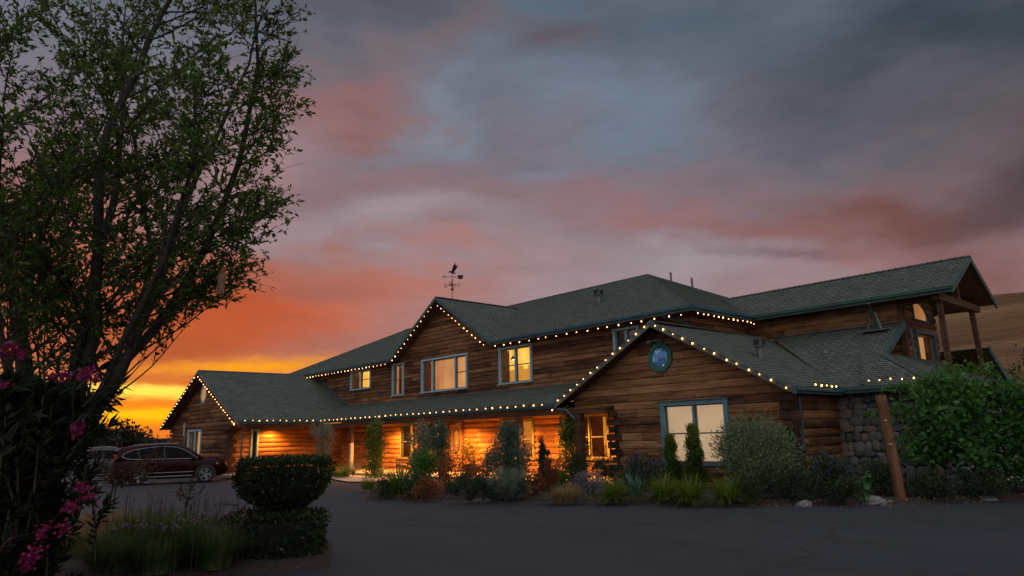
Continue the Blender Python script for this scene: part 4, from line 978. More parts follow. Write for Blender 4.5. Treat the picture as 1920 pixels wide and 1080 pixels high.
# ------------------------------------------------------------------ cars
def car(loc, rz, paint, label, name='parked_suv', cat='car', zs=1.0):
    r = localthing(name, label, cat, loc, rz)
    def zc(z): return .25+(z-.25)*zs
    m = MB(); m.smooth = True
    ST = [(-2.31, .48, .96, .99, .76), (-2.25, .33, 1.02, 1.05, .86), (-1.75, .25, 1.05, 1.08, .915), (-.9, .23, 1.04, 1.08, .925), (.55, .23, 1.02, 1.07, .925), (1.0, .24, 1.01, 1.11, .92), (1.45, .25, .99, 1.08, .91), (1.85, .27, .95, 1.03, .885), (2.14, .32, .86, .94, .83), (2.28, .42, .70, .78, .72)]
    rings = []
    for (x, zb, zt, zm, hw) in ST:
        half = [(hw*.80, zb), (hw*.96, zb+.10), (hw*.985, zb*.55+zt*.45), (hw, zb*.3+zt*.7), (hw*.985, zt-.05), (hw*.93, zt), (hw*.62, zm), (hw*.3, zm+.015)]
        rings.append([(x, y, zc(z)) for y, z in half]+[(x, -y, zc(z)) for y, z in reversed(half)])
    n = len(rings[0]); vs = [p for rg in rings for p in rg]; fs = []
    for i in range(len(rings)-1):
        for k in range(n): k2 = (k+1) % n; fs.append((i*n+k, (i+1)*n+k, (i+1)*n+k2, i*n+k2))
    fs.append(tuple(range(n))); fs.append(tuple((len(rings)-1)*n+k for k in reversed(range(n))))
    m.raw(vs, fs); body = m.build('body', paint, r)
    def hwz(z): return .865-.25*max(0, z-1.0)/.66
    m = MB(); m.smooth = True; rings = []
    for (x, z) in ((-2.24, 1.06), (-2.14, 1.36), (-2.02, 1.58), (-1.5, 1.66), (-.6, 1.70), (.05, 1.69), (.40, 1.63), (.80, 1.40), (1.24, 1.09)):
        e = hwz(z); half = [(hwz(1.0), 1.0), (hwz((1+z)/2), (1+z)/2), (e, z-.05), (e-.07, z-.01), (e*.5, z+.015)]
        rings.append([(x, y, zc(zz)) for y, zz in half]+[(x, -y, zc(zz)) for y, zz in reversed(half)])
    n = len(rings[0]); fs = []
    for i in range(len(rings)-1):
        for k in range(n): k2 = (k+1) % n; fs.append((i*n+k, (i+1)*n+k, (i+1)*n+k2, i*n+k2))
    fs.append(tuple(range(n))); fs.append(tuple((len(rings)-1)*n+k for k in reversed(range(n))))
    m.raw([p for q in rings for p in q], fs); m.build('cabin', paint, r)
    prof = [(-1.95, 1.22), (-1.86, 1.34), (-1.58, 1.47), (-1.05, 1.555), (-.4, 1.60), (.1, 1.565), (.40, 1.47), (.72, 1.27), (1.02, 1.08), (.9, 1.06), (-1.45, 1.085), (-1.75, 1.12)]
    for s in (-1, 1):
        P = [(x, s*(hwz(z)+.012), zc(z)) for x, z in prof]
        m = MB(); m.raw(P+[(x, s*(hwz(z)-.02), zc(z)) for x, z in prof], [tuple(range(len(P)))]+[(k, (k+1) % len(P), (k+1) % len(P)+len(P), k+len(P)) for k in range(len(P))])
        wn = m.build('side_window', M['carglass'], r)
        m = MB(); m.tube(P+P[:1], .014, 5); m.build('window_trim', M['chrome'], wn)
        m = MB()
        for (xa, xb) in ((-.28, -.36), (-1.25, -1.38)): m.bar((xa, s*(hwz(1.06)+.016), zc(1.06)), (xb, s*(hwz(1.57)+.016), zc(1.55)), .05, .012, (0, 1, 0))
        m.build('pillar', M['black'], wn)
        m = MB(); m.tube([(-1.7, s*.60, zc(1.60)), (-1.5, s*.605, zc(1.70)), (-.2, s*.615, zc(1.745)), (.2, s*.61, zc(1.70))], .017, 6); m.build('roof_rail', M['chrome'], r)
        m = MB(); m.tube([(.86, s*.86, zc(1.06)), (.84, s*.98, zc(1.10)), (.80, s*1.05, zc(1.12))], [.03, .08, .075], 8); m.build('mirror', paint, r)
        m = MB(); m.bar((-.95, s*.955, .34), (.85, s*.955, .34), .06, .04); m.build('side_step', M['chrome'], r)
        m = MB(); m.bar((-.90, s*.93, .50), (.88, s*.93, .50), .02, .03); m.build('sill_strip', M['chrome'], r)
        for x in (.22, -.78):
            m = MB(); m.bar((x-.10, s*.945, zc(.90)), (x+.10, s*.945, zc(.90)), .03, .03); m.build('door_handle', paint, r)
        m = MB()
        for x in (-.30, -1.12, .78): m.bar((x, s*.928, .48), (x, s*.925, zc(.98)), .006, .012, (0, 1, 0))
        m.build('door_seam', M['black'], r)
        m = MB(); m.raw([(2.16, s*.50, zc(.80)), (2.05, s*.80, zc(.83)), (1.80, s*.895, zc(.86)), (1.78, s*.90, zc(.80)), (2.06, s*.835, zc(.74)), (2.20, s*.52, zc(.72))], [(0, 1, 4, 5), (1, 2, 3, 4)]); m.build('headlight', M['lens'], r)
        m = MB(); m.box(-2.27, -2.12, s*.74-.07, s*.74+.08, zc(.92), zc(1.30)); m.build('tail_light', M['tail'], r)
        for x in (1.36, -1.32):
            m = MB(); N = 20
            arc = [(x+.43*math.cos(math.pi*k/N), .36+.43*math.sin(math.pi*k/N)) for k in range(N+1)]
            arc = [(x+.43, .22)]+arc+[(x-.43, .22)]
            m.raw([(a, s*.934, b_) for a, b_ in arc]+[(a, s*.80, b_) for a, b_ in arc], [tuple(range(len(arc)))]+[(k, k+1, k+1+len(arc), k+len(arc)) for k in range(len(arc)-1)])
            m.build('wheel_arch', M['black'], r)
            m = MB(); m.smooth = True; m.lathe([(.22, s*.955), (.25, s*.965), (.33, s*.960), (.36, s*.93), (.36, s*.76), (.2, s*.74)], (x, 0, .36), 'Y', 28); wl = m.build('wheel', M['tyre'], r)
            m = MB()
            for k in range(10):
                t = 2*math.pi*(k//2)/5+(.16 if k % 2 else -.16); m.bar((x+.03*math.cos(t), s*.95, .36+.03*math.sin(t)), (x+.235*math.cos(t), s*.962, .36+.235*math.sin(t)), .012, .030, (math.sin(t), 0, -math.cos(t)))
            m.lathe([(.235, s*.955), (.25, s*.968), (.262, s*.962)], (x, 0, .36), 'Y', 28); m.lathe([(.001, s*.968), (.05, s*.966), (.05, s*.94)], (x, 0, .36), 'Y', 12)
            m.build('rim', M['rim'], wl)
    for nm, a, b_, y0, y1 in (('windscreen', (1.16, 1.10), (.50, 1.575), .74, .58), ('rear_window', (-2.22, 1.14), (-2.06, 1.52), .70, .58)):
        dx = .03 if nm == 'windscreen' else -.03
        m = MB(); m.quad([(a[0]+dx, -y0, zc(a[1])), (a[0]+dx, y0, zc(a[1])), (b_[0]+dx, y1, zc(b_[1])), (b_[0]+dx, -y1, zc(b_[1]))]); m.build(nm, M['carglass'], r)
    m = MB(); m.box(2.22, 2.285, -.45, .45, zc(.48), zc(.66)); m.build('grille', M['black'], r)
    return r
RZc = math.atan2(.962, .273)
car((-34.16, 10.2, 0), RZc, M['red'], 'dark red suv parked nose-in beside the left gable')
car((-40.6, 9.2, 0), RZc, M['silver'], 'pale silver car parked behind the oleander, left of the red one', name='parked_car', zs=.94)

# ------------------------------------------------------------------ sign on a pole, leaning utility post, chairs, pot
sg = thing('parking_sign', 'small pale sign on a thin grey pole in front of the left gable', 'sign', (-38.55, 12.0, 0))
m = MB(); m.tube([(-38.55, 12.03, 0), (-38.55, 12.03, 2.72)], .028, 8); m.build('pole', M['vent'], sg)
m = MB(); m.bar((-38.66, 11.98, 2.43), (-38.44, 11.98, 2.43), .012, .66); m.build('sign_plate', M['signgrey'], sg)
pb, pt_ = at(1690, 941, 0), atY(1651, 741, at(1690, 941, 0).y)
pp = thing('wooden_post', 'tall brown leaning wooden post with pale cable clips beside the green vine', 'post', pb)
m = MB(); m.smooth = False
for i in range(9):
    pass
dv = (pt_-pb); sd = Vector((1, 0, 0)); n = 12; rings = []
for i in range(10):
    c_ = pb+dv*(i/9); 
    rings.append([c_+Vector((math.cos(2*math.pi*k/n), math.sin(2*math.pi*k/n), 0))*(.125-.012*i/9) for k in range(n)])
vs = [p for q in rings for p in q]; m.v = [tuple(p) for p in vs]; m.t = [.7]*len(vs)
for i in range(9):
    for k in range(n):
        k2 = (k+1) % n; m.f.append((i*n+k, i*n+k2, (i+1)*n+k2, (i+1)*n+k)); zz = dv.length/9
        m.uv += [(i*zz, k*.06), (i*zz, k*.06+.06), ((i+1)*zz, k*.06+.06), ((i+1)*zz, k*.06)]
m.f.append(tuple(9*n+k for k in range(n))); m.uv += [(0, k*.05) for k in range(n)]
m.build('pole', M['post'], pp, smooth=True)
for fr, s in ((.755, 1), (.53, 1.1), (.36, .7), (.10, .6)):
    c_ = pb+dv*fr; fd = Vector((.25, -.97, 0)); m = MB()
    m.tube([c_+fd*.10-Vector((.035*s, .0, 0)), c_+fd*.135, c_+fd*.10+Vector((.035*s, .02, 0))], .016*s+.004, 6); m.build('cable_clip', M['signgrey'], pp)

def chair(loc, rz, label):
    r = localthing('porch_chair', label, 'chair', loc, rz, 'plum slatted chairs on the porch')
    m = MB()
    for k in range(6):
        x = -.24+k*.096; m.bar((x, .12, .34), (x*1.12, .38, 1.02-abs(x)*.3), .085, .02, (0, 1, 0))
    m.build('backrest', M['plum'], r)
    m = MB()
    for k in range(5): m.bar((-.27, -.38+k*.11, .40-k*.025), (.27, -.38+k*.11, .40-k*.025), .095, .02)
    m.build('seat', M['plum'], r)
    for s in (-1, 1):
        m = MB(); m.tube([(s*.34, -.50, .585), (s*.36, -.30, .60), (s*.36, 0, .585), (s*.33, .34, .56)], [.035, .05, .045, .03], 6); m.build('armrest', M['plum'], r)
        m = MB(); m.bar((s*.33, -.42, 0), (s*.33, -.42, .57), .10, .03, (0, 1, 0)); m.build('leg', M['plum'], r)
        m = MB(); m.bar((s*.29, -.40, .36), (s*.28, .52, .03), .025, .11); m.build('leg', M['plum'], r)
    return r
chair((-27.9, 18.55, .15), R_(-22), 'left plum slatted chair by the vine-covered porch post')
chair((-26.65, 18.75, .15), R_(24), 'plum slatted chair turned towards its neighbour, left of the front door')
chair((-22.6, 18.9, .15), R_(15), 'plum slatted chair right of the front door, half hidden by the grey-green bush')

# ------------------------------------------------------------------ vegetation
def vn(a): return a/np.maximum(1e-6, np.linalg.norm(a, axis=1, keepdims=True))
def leaves(P, D, L, Wd, fold=.18, droop=.0):
    n = len(P); D = vn(D); S = vn(np.cross(D, rng.normal(size=(n, 3)))); N = np.cross(S, D)
    L = np.asarray(L)[:, None]; Wd = np.asarray(Wd)[:, None]
    mid = P+D*L*.48; tip = P+D*L; tip[:, 2] -= (droop*L)[:, 0]
    V = np.empty((n*4, 3)); V[0::4] = P; V[1::4] = mid+S*Wd*.5+N*Wd*fold; V[2::4] = tip; V[3::4] = mid-S*Wd*.5+N*Wd*fold
    i = np.arange(n)*4; T = np.empty((n*2, 3), np.int64); T[0::2] = np.stack([i, i+1, i+2], 1); T[1::2] = np.stack([i, i+2, i+3], 1)
    return V, T
def leafobj(name, P, D, L, Wd, mat, parent, tint, **k):
    V, T = leaves(P, D, L, Wd, **k); return fastmesh(name, V, T, mat, parent, np.repeat(np.clip(tint, 0, 1), 4))
def blades(P, az, L, lean, Wd):
    n = len(P); ts = (0, .35, .7, 1.0); V = np.zeros((n, 7, 3)); h = np.stack([np.cos(az), np.sin(az), np.zeros(n)], 1); s = np.stack([-np.sin(az), np.cos(az), np.zeros(n)], 1)
    for i, t in enumerate(ts):
        c_ = P+h*(L*lean*t**1.7)[:, None]; c_ = c_+np.array([0, 0, 1.])*(L*(t*np.sqrt(np.maximum(.05, 1-.35*lean**2))-.45*np.maximum(0, lean-.3)*t**3))[:, None]
        wd = (Wd*(1, .95, .65, 0)[i])[:, None]
        if i < 3: V[:, 2*i] = c_-s*wd*.5; V[:, 2*i+1] = c_+s*wd*.5
        else: V[:, 6] = c_
    V = V.reshape(-1, 3); b0 = (np.arange(n)*7)[:, None]; f = np.array([(0, 1, 3), (0, 3, 2), (2, 3, 5), (2, 5, 4), (4, 5, 6)])
    return V, (b0[:, :, None]+f[None]).reshape(-1, 3)
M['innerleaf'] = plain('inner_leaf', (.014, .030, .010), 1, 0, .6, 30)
LM = {
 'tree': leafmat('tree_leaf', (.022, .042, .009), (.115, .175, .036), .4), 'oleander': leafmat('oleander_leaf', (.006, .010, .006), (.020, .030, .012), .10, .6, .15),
 'box': leafmat('hedge_leaf', (.009, .018, .004), (.050, .080, .016), .12), 'grey': leafmat('grey_leaf', (0.083, 0.112, 0.083), (0.255, 0.300, 0.225), .2),
 'blue': leafmat('blue_green_leaf', (0.030, 0.068, 0.054), (0.105, 0.173, 0.128), .2), 'olive': leafmat('olive_leaf', (0.060, 0.093, 0.048), (0.255, 0.323, 0.187), .2),
 'green': leafmat('fresh_leaf', (0.029, 0.088, 0.019), (0.080, 0.208, 0.035), .3), 'lime': leafmat('lime_blade', (.055, .085, .010), (.20, .25, .030), .3),
 'vine': leafmat('vine_leaf', (0.022, 0.072, 0.018), (0.090, 0.216, 0.047), .3), 'creeper': leafmat('creeper_leaf', (0.038, 0.075, 0.015), (0.128, 0.180, 0.033), .3),
 'rust': leafmat('rust_flower', (0.108, 0.034, 0.012), (0.312, 0.102, 0.029), .2), 'straw': leafmat('straw_blade', (.14, .095, .040), (.40, .27, .12), .2),
 'dark': leafmat('dark_leaf', (0.017, 0.034, 0.017), (0.054, 0.093, 0.037), .15), 'cypress': leafmat('cypress_spray', (0.012, 0.036, 0.006), (0.120, 0.173, 0.015), .15),
 'darkcy': leafmat('dark_cypress_spray', (.008, .020, .010), (.020, .042, .018), .1), 'purple': leafmat('purple_flower', (0.072, 0.058, 0.182), (0.195, 0.143, 0.390), .2),
 'pink': leafmat('pink_flower', (.16, .012, .065), (.34, .030, .14), .3), 'mauve': leafmat('mauve_flower', (0.156, 0.104, 0.182), (0.312, 0.195, 0.312), .3),
 'rose': leafmat('rose_leaf', (.035, .016, .009), (.110, .046, .018), .3), 'yellow': leafmat('yellow_leaf', (.10, .075, .012), (.26, .19, .03), .3),
 'strap': leafmat('strap_blade', (.030, .058, .022), (.13, .17, .055), .2), 'lavender': leafmat('lavender_leaf', (0.091, 0.085, 0.098), (0.260, 0.221, 0.260), .2),
 'agave': leafmat('agave_blade', (0.042, 0.105, 0.077), (0.112, 0.210, 0.147), .1)}
DENS = 2
def shrub(name, label, cat, loc, w_, d_, h_, n, L, Wd, mat, k=26, shape='round', group=None, low=.06, sig=.13, up=.4, stems=True, bloom=None, bn=0, bL=.05, seed=None, droop=0.):
    loc = Vector(loc); r = thing(name, label, cat, loc, group); lo = np.array(loc)
    u = vn(rng.normal(size=(k, 3))); rad = rng.uniform(.45, .98, k)
    if shape == 'round':
        C = np.stack([u[:, 0]*rad*w_/2, u[:, 1]*rad*d_/2, h_*(.52+.44*u[:, 2]*rad)], 1)
    elif shape == 'cone':
        z = np.clip(rng.uniform(0, 1, k)**1.2, .03, .99); a = rng.uniform(0, 6.283, k); rr = np.minimum(1, 1.35*(1-z)**.62)*rng.uniform(.6, 1, k)*np.clip(.55+z*3, 0, 1)
        C = np.stack([np.cos(a)*rr*w_/2, np.sin(a)*rr*d_/2, z*h_], 1)
    elif shape == 'column':
        z = rng.uniform(0, 1, k); a = rng.uniform(0, 6.283, k); rr = rng.uniform(.3, 1, k)*np.sqrt(np.clip(1.1-z**3, .1, 1))
        C = np.stack([np.cos(a)*rr*w_/2, np.sin(a)*rr*d_/2, z*h_*.96+.02], 1)
    elif shape == 'fan':
        a = rng.uniform(0, 6.283, k); t = rng.uniform(.25, 1, k)**.8; sp = rng.uniform(.1, 1, k)
        C = np.stack([np.cos(a)*sp*t*w_/2, np.sin(a)*sp*t*d_/2, h_*t*(1-.25*sp**2)], 1)
    C[:, 2] = np.maximum(C[:, 2], h_*low)
    q = max(1, n//k); P = np.repeat(C, q, 0)
    s_ = sig*min(w_, h_); P = np.repeat(P, DENS, 0); q *= DENS; P = P+rng.normal(size=P.shape)*np.array([s_, s_, s_*1.15]); P[:, 2] = np.maximum(P[:, 2], .02)
    out = P-np.array([0, 0, h_*.35]); D = vn(out)*.8+rng.normal(size=P.shape)*.55+np.array([0, 0, up])
    ct = np.repeat(rng.uniform(-.25, .25, k), q); tint = .45+ct+rng.normal(size=len(P))*.2
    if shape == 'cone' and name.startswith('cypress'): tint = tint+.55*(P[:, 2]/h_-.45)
    leafobj('foliage', P+lo, D, L*rng.uniform(.6, 1.25, len(P)), Wd*rng.uniform(.7, 1.2, len(P)), mat, r, tint, droop=droop)
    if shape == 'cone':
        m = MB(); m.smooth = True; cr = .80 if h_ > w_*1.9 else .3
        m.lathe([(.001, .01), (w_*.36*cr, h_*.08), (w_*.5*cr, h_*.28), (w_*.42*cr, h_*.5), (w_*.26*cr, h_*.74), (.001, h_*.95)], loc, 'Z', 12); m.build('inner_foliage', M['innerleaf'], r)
    if stems:
        m = MB()
        for c_ in C[:min(k, 14)]:
            m.tube([lo+np.array([c_[0]*.08, c_[1]*.08, -.03]), lo+np.array([c_[0]*.45, c_[1]*.45, c_[2]*.55]), lo+c_], [.016, .011, .004], 4)
        m.build('stem', M['stem'], r)
    if bloom:
        top = C[np.argsort(-C[:, 2])][:max(4, k*2//3)]; q = max(1, bn//len(top)); B = np.repeat(top, q, 0)
        tt = rng.uniform(0, 1, len(B)); dirs = np.repeat(vn(top*np.array([1, 1, .3])+np.array([0, 0, h_*.8])+rng.normal(size=top.shape)*.1), q, 0)
        B = B+dirs*(tt*h_*.32)[:, None]+rng.normal(size=B.shape)*.012
        leafobj('blossoms', B+lo, rng.normal(size=B.shape)+np.array([0, 0, .5]), bL*rng.uniform(.7, 1.2, len(B)), bL*.7*np.ones(len(B)), bloom, r, rng.uniform(0, 1, len(B)))
    return r
def tuft(name, label, cat, loc, rad, h_, n, mat, lean=(.2, .9), wd=.014, group=None, heads=None, hn=0, hh=1.2):
    loc = Vector(loc); r = thing(name, label, cat, loc, group); lo = np.array(loc)
    a = rng.uniform(0, 6.283, n); rr = np.sqrt(rng.uniform(0, 1, n))*rad*.45
    P = np.stack([np.cos(a)*rr, np.sin(a)*rr, np.full(n, -.02)], 1)+lo
    V, T = blades(P, a+rng.normal(size=n)*.5, h_*rng.uniform(.65, 1.2, n), rng.uniform(*lean, n), wd*rng.uniform(.7, 1.3, n))
    fastmesh('blades', V, T, mat, r, np.repeat(np.clip(rng.normal(.5, .25, n), 0, 1), 7))
    if heads:
        m = MB(); B = []
        for k in range(hn):
            p = lo+np.array([rng.normal()*rad*.5, rng.normal()*rad*.5, 0]); q = p+np.array([rng.normal()*.06, rng.normal()*.06, h_*hh*rng.uniform(.8, 1.12)])
            m.tube([p, (p+q)/2+rng.normal(size=3)*.01, q], .004, 4); B += [q+rng.normal(size=3)*.022 for _ in range(9)]
        m.build('sprays', M['stem'], r); B = np.array(B)
        leafobj('blossoms', B, rng.normal(size=B.shape), .035*np.ones(len(B)), .022*np.ones(len(B)), heads, r, rng.uniform(0, 1, len(B)))
    return r
BZ = .10
def px(x, y, z=BZ): return at(x, y, z)
def pw(x, y, wpx, z=BZ):      # width in metres of wpx pixels at a ground spot
    return wpx/F_PX*(at(x, y, z)-CAM).dot(_f)
def S(name, label, cat, bx, by, wpx, hpx, n, L, Wd, mat, z=BZ, **k):
    s = pw(bx, by, 1, z); return shrub(name, label, cat, px(bx, by, z), wpx*s, wpx*s*.85, hpx*s, n, L, Wd, mat, **k)
def G(name, label, cat, bx, by, wpx, hpx, n, mat, z=BZ, **k):
    s = pw(bx, by, 1, z); return tuft(name, label, cat, px(bx, by, z), wpx*s*.5, hpx*s, n, mat, **k)
# --- planting along the porch, left to right
S('silvery_shrub', 'upright silvery shrub behind the clipped hedge, against the dark end of the porch', 'shrub', 604, 893, 62, 104, 1500, .11, .022, LM['grey'], shape='fan', k=40, sig=.07, up=.9)
G('grass_tuft', 'low yellow-green grass between hedge and walkway', 'grass', 640, 893, 66, 26, 420, LM['lime'], lean=(.3, 1.2))
S('low_shrub', 'low grey-mauve shrub at the foot of the pale porch post', 'shrub', 662, 890, 40, 26, 380, .07, .018, LM['lavender'])
S('climbing_vine', 'leafy creeper climbing the porch post beside the plum chairs', 'vine', 702, 893, 30, 100, 1100, .12, .075, LM['creeper'], shape='column', k=36, sig=.16)
S('creeper_spray', 'loose creeper branch reaching left from the porch post', 'vine', 684, 893, 20, 76, 1, .1, .06, LM['creeper'], k=3, stems=True) if False else None
G('grass_tuft', 'small grass tuft on the corner of the concrete walkway', 'grass', 690, 917, 40, 26, 260, LM['lime'], lean=(.3, 1.2))
S('low_shrub', 'low dark green shrub at the pointed end of the bed', 'shrub', 716, 930, 46, 30, 520, .07, .03, LM['dark'])
G('grass_clump', 'bright yellow-green feathery clump at the left end of the bed', 'grass', 748, 925, 47, 62, 675, LM['lime'], lean=(.25, 1.55), wd=.015)
S('low_shrub', 'dark shrub beside the feathery yellow-green clump', 'shrub', 782, 930, 60, 44, 800, .075, .03, LM['dark'])
S('tall_shrub', 'tall loose grey-leaved shrub in front of the plum chairs', 'shrub', 788, 905, 72, 100, 1000, .13, .045, LM['grey'], shape='fan', k=36, sig=.085, low=.25)
S('tall_shrub', 'tall blue-green shrub left of the front door', 'shrub', 824, 905, 44, 116, 1100, .12, .045, LM['blue'], shape='fan', k=34, sig=.09, low=.3)
S('leafy_shrub', 'bright green broad-leaved shrub between the two tall ones', 'shrub', 800, 912, 54, 62, 800, .11, .075, LM['green'])
S('rust_shrub', 'rust-flowered shrub under the tall blue-green one', 'shrub', 848, 925, 70, 76, 1100, .06, .035, LM['rust'], k=30)
S('rust_shrub', 'low rust-flowered mound nearest the drive', 'shrub', 800, 934, 56, 34, 700, .06, .035, LM['rust'], k=20)
S('rust_shrub', 'rust-flowered shrub in front of the carved door', 'shrub', 892, 918, 62, 50, 900, .06, .035, LM['rust'], k=24)
S('dark_shrub', 'dark strappy shrub below the rust-flowered ones', 'shrub', 880, 936, 90, 40, 1200, .12, .022, LM['dark'])
pp_ = at(883, 893, .15); pot = thing('potted_shrub', 'yellow-leaved shrub in a dark pot right of the front door', 'potted plant', pp_)
m = MB(); m.lathe([(.001, 0), (.20, 0), (.27, .42), (.29, .42), (.29, .46), (.24, .46), (.23, .40), (.001, .40)], pp_, 'Z', 18); m.build('pot', M['pot'], pot)
C = vn(rng.normal(size=(900, 3)))*rng.uniform(.3, 1, (900, 1))*np.array([.48, .48, .50])+np.array(pp_)+np.array([0, 0, 1.0])
leafobj('foliage', C, rng.normal(size=C.shape)+np.array([0, 0, .4]), .085*rng.uniform(.6, 1.2, 900), .045*np.ones(900), LM['yellow'], pot, rng.uniform(0, 1, 900))
m = MB()
for k in range(8): m.tube([pp_+Vector((0, 0, .4)), pp_+Vector((rng.normal()*.14, rng.normal()*.14, .8)), pp_+Vector((rng.normal()*.25, rng.normal()*.25, 1.25))], [.012, .008, .003], 4)
m.build('stem', M['stem'], pot)
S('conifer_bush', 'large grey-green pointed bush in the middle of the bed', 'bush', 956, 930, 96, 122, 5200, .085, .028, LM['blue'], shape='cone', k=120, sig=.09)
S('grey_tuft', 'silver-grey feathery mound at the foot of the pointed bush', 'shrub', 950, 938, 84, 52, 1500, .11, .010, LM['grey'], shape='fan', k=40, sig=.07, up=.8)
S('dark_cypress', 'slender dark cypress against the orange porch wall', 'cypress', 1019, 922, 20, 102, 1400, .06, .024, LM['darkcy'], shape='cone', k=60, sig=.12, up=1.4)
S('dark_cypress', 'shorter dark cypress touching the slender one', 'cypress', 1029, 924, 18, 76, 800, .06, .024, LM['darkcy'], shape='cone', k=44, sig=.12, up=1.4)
S('rust_shrub', 'rust-coloured twiggy shrub beside the slender dark cypress', 'shrub', 1038, 925, 44, 60, 700, .06, .026, LM['rust'], shape='fan', k=26, sig=.09)
S('rust_shrub', 'rust-flowered mound right of the pointed bush', 'shrub', 1004, 930, 36, 46, 500, .06, .03, LM['rust'], k=18)
S('climbing_vine', 'leafy creeper climbing the last porch post before the right gable', 'vine', 1075, 905, 44, 128, 1500, .12, .075, LM['creeper'], shape='column', k=44, sig=.16)
S('round_shrub', 'rounded dark shrub at the foot of the last porch post', 'shrub', 1080, 908, 64, 62, 1700, .06, .028, LM['dark'])
S('leafy_shrub', 'small yellow-green shrub left of the last porch post', 'shrub', 1049, 915, 30, 36, 360, .08, .05, LM['green'])
G('straw_grass', 'dry brown grass along the edge of the bed', 'grass', 1060, 938, 90, 34, 900, LM['straw'], lean=(.3, 1.4), wd=.008)
S('lavender_mound', 'grey-mauve flowering mound before the gable corner', 'shrub', 1108, 930, 66, 44, 1300, .05, .022, LM['lavender'], k=30)
S('dark_shrub', 'dark spiky shrub at the left foot of the right gable', 'shrub', 1136, 915, 60, 50, 700, .12, .024, LM['dark'], shape='fan', k=24)
S('low_shrub', 'blue-green round shrub at the left corner of the right gable', 'shrub', 1166, 905, 40, 36, 800, .08, .03, LM['blue'])
S('rust_shrub', 'small rust mound between lavender and gable', 'shrub', 1164, 922, 34, 28, 420, .05, .026, LM['rust'], k=14)
G('grass_clump', 'bright green arching clump at the front of the bed left of the blue fan', 'grass', 1152, 938, 52, 46, 525, LM['lime'], lean=(.25, 1.55), wd=.015)
G('agave', 'blue-green fan of stiff pointed blades', 'succulent', 1190, 930, 62, 46, 60, LM['agave'], lean=(.2, 1.1), wd=.05)
S('flowering_sage', 'sage bush with tall purple flower spikes under the blinds window', 'shrub', 1203, 922, 92, 62, 2000, .075, .034, LM['dark'], k=36, bloom=LM['purple'], bn=1100, bL=.035)
G('grass_clump', 'yellow-green arching clump in front of the left small cypress', 'grass', 1246, 935, 52, 52, 525, LM['lime'], lean=(.25, 1.55), wd=.015)
G('grass_clump', 'yellow-green arching clump in front of the right small cypress', 'grass', 1294, 940, 59, 52, 600, LM['lime'], lean=(.25, 1.55), wd=.015)
G('grass_clump', 'yellow-green arching clump right of the two small cypresses', 'grass', 1364, 940, 55, 52, 600, LM['lime'], lean=(.25, 1.55), wd=.015)
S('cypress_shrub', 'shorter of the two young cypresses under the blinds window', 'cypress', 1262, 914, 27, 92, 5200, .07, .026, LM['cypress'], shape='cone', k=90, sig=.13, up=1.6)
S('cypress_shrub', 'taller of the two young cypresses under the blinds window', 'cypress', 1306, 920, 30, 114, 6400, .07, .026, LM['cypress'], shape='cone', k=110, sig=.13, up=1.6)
S('olive_bush', 'broad grey-green olive-like bush covering the right edge of the blinds window', 'bush', 1424, 925, 150, 142, 7500, .09, .026, LM['olive'], shape='round', k=90, sig=.075, up=.5, low=.18)
S('low_shrub', 'low olive-green shrub under the broad grey-green bush', 'shrub', 1402, 938, 70, 40, 900, .07, .028, LM['dark'])
S('low_shrub', 'dark shrub at the foot of the broad grey-green bush', 'shrub', 1462, 936, 84, 60, 1400, .07, .03, LM['dark'])
S('low_shrub', 'dark shrub above the single pale rock', 'shrub', 1512, 938, 66, 52, 1100, .07, .03, LM['dark'])
S('flowering_sage', 'dark sage bush with purple spikes before the stone wall', 'shrub', 1556, 932, 90, 70, 2200, .075, .034, LM['dark'], k=36, bloom=LM['purple'], bn=900, bL=.032)
S('low_shrub', 'low dark shrub left of the cactus', 'shrub', 1582, 940, 60, 42, 900, .07, .03, LM['dark'])
S('low_shrub', 'dark shrub between cactus and leaning post', 'shrub', 1655, 930, 60, 62, 1100, .07, .03, LM['dark'])
S('low_shrub', 'dark undergrowth right of the leaning post', 'shrub', 1745, 932, 90, 44, 1200, .08, .03, LM['dark'])
S('low_shrub', 'dark undergrowth under the right end of the vine', 'shrub', 1850, 930, 100, 44, 1200, .08, .03, LM['dark'])
# cactus
cb = px(1612, 940); s = pw(1612, 940, 1); cac = thing('prickly_pear', 'green prickly pear cactus with flat pads beside the rocks', 'cactus', cb)
M['cactus'] = plain('cactus_skin', (.045, .125, .030), .55, 0, .3, 9)
_rt = Vector((_r.x, _r.y, 0)); _bk = Vector((FWD_H.x, FWD_H.y, 0))
for (ox, oz, w_, h_, tl) in ((-22, 10, 17, 30, -.5), (-4, 4, 17, 36, .1), (14, 18, 17, 32, .25), (12, 0, 12, 26, .2), (-10, 26, 12, 18, -.2), (20, 40, 12, 18, .3), (-26, 30, 10, 14, -.5)):
    m = MB(); m.smooth = True; n = 16; ring = []
    o_ = cb+_rt*(ox*s)+Vector((0, 0, oz*s-.03))+_bk*(abs(tl)*.1)
    up_ = Vector((0, 0, 1))*math.cos(tl)+_rt*math.sin(tl); sd = _rt*math.cos(tl)-Vector((0, 0, 1))*math.sin(tl)
    for dd in (-1, 0, 1):
        for k in range(n):
            t = 2*math.pi*k/n; q = .86 if dd else 1.0
            ww = w_*s*.5*math.sin(t)*q*(1.0+.18*-math.cos(t)); hh_ = h_*s*.5*(1-math.cos(t)*q)
            ring.append(o_+sd*ww+up_*hh_+_bk*(dd*.028))
    fs = [(a*n+k, a*n+(k+1) % n, (a+1)*n+(k+1) % n, (a+1)*n+k) for a in (0, 1) for k in range(n)]+[tuple(range(n)), tuple(reversed(range(2*n, 3*n)))]
    m.raw(ring, fs); m.build('pad', M['cactus'], cac)
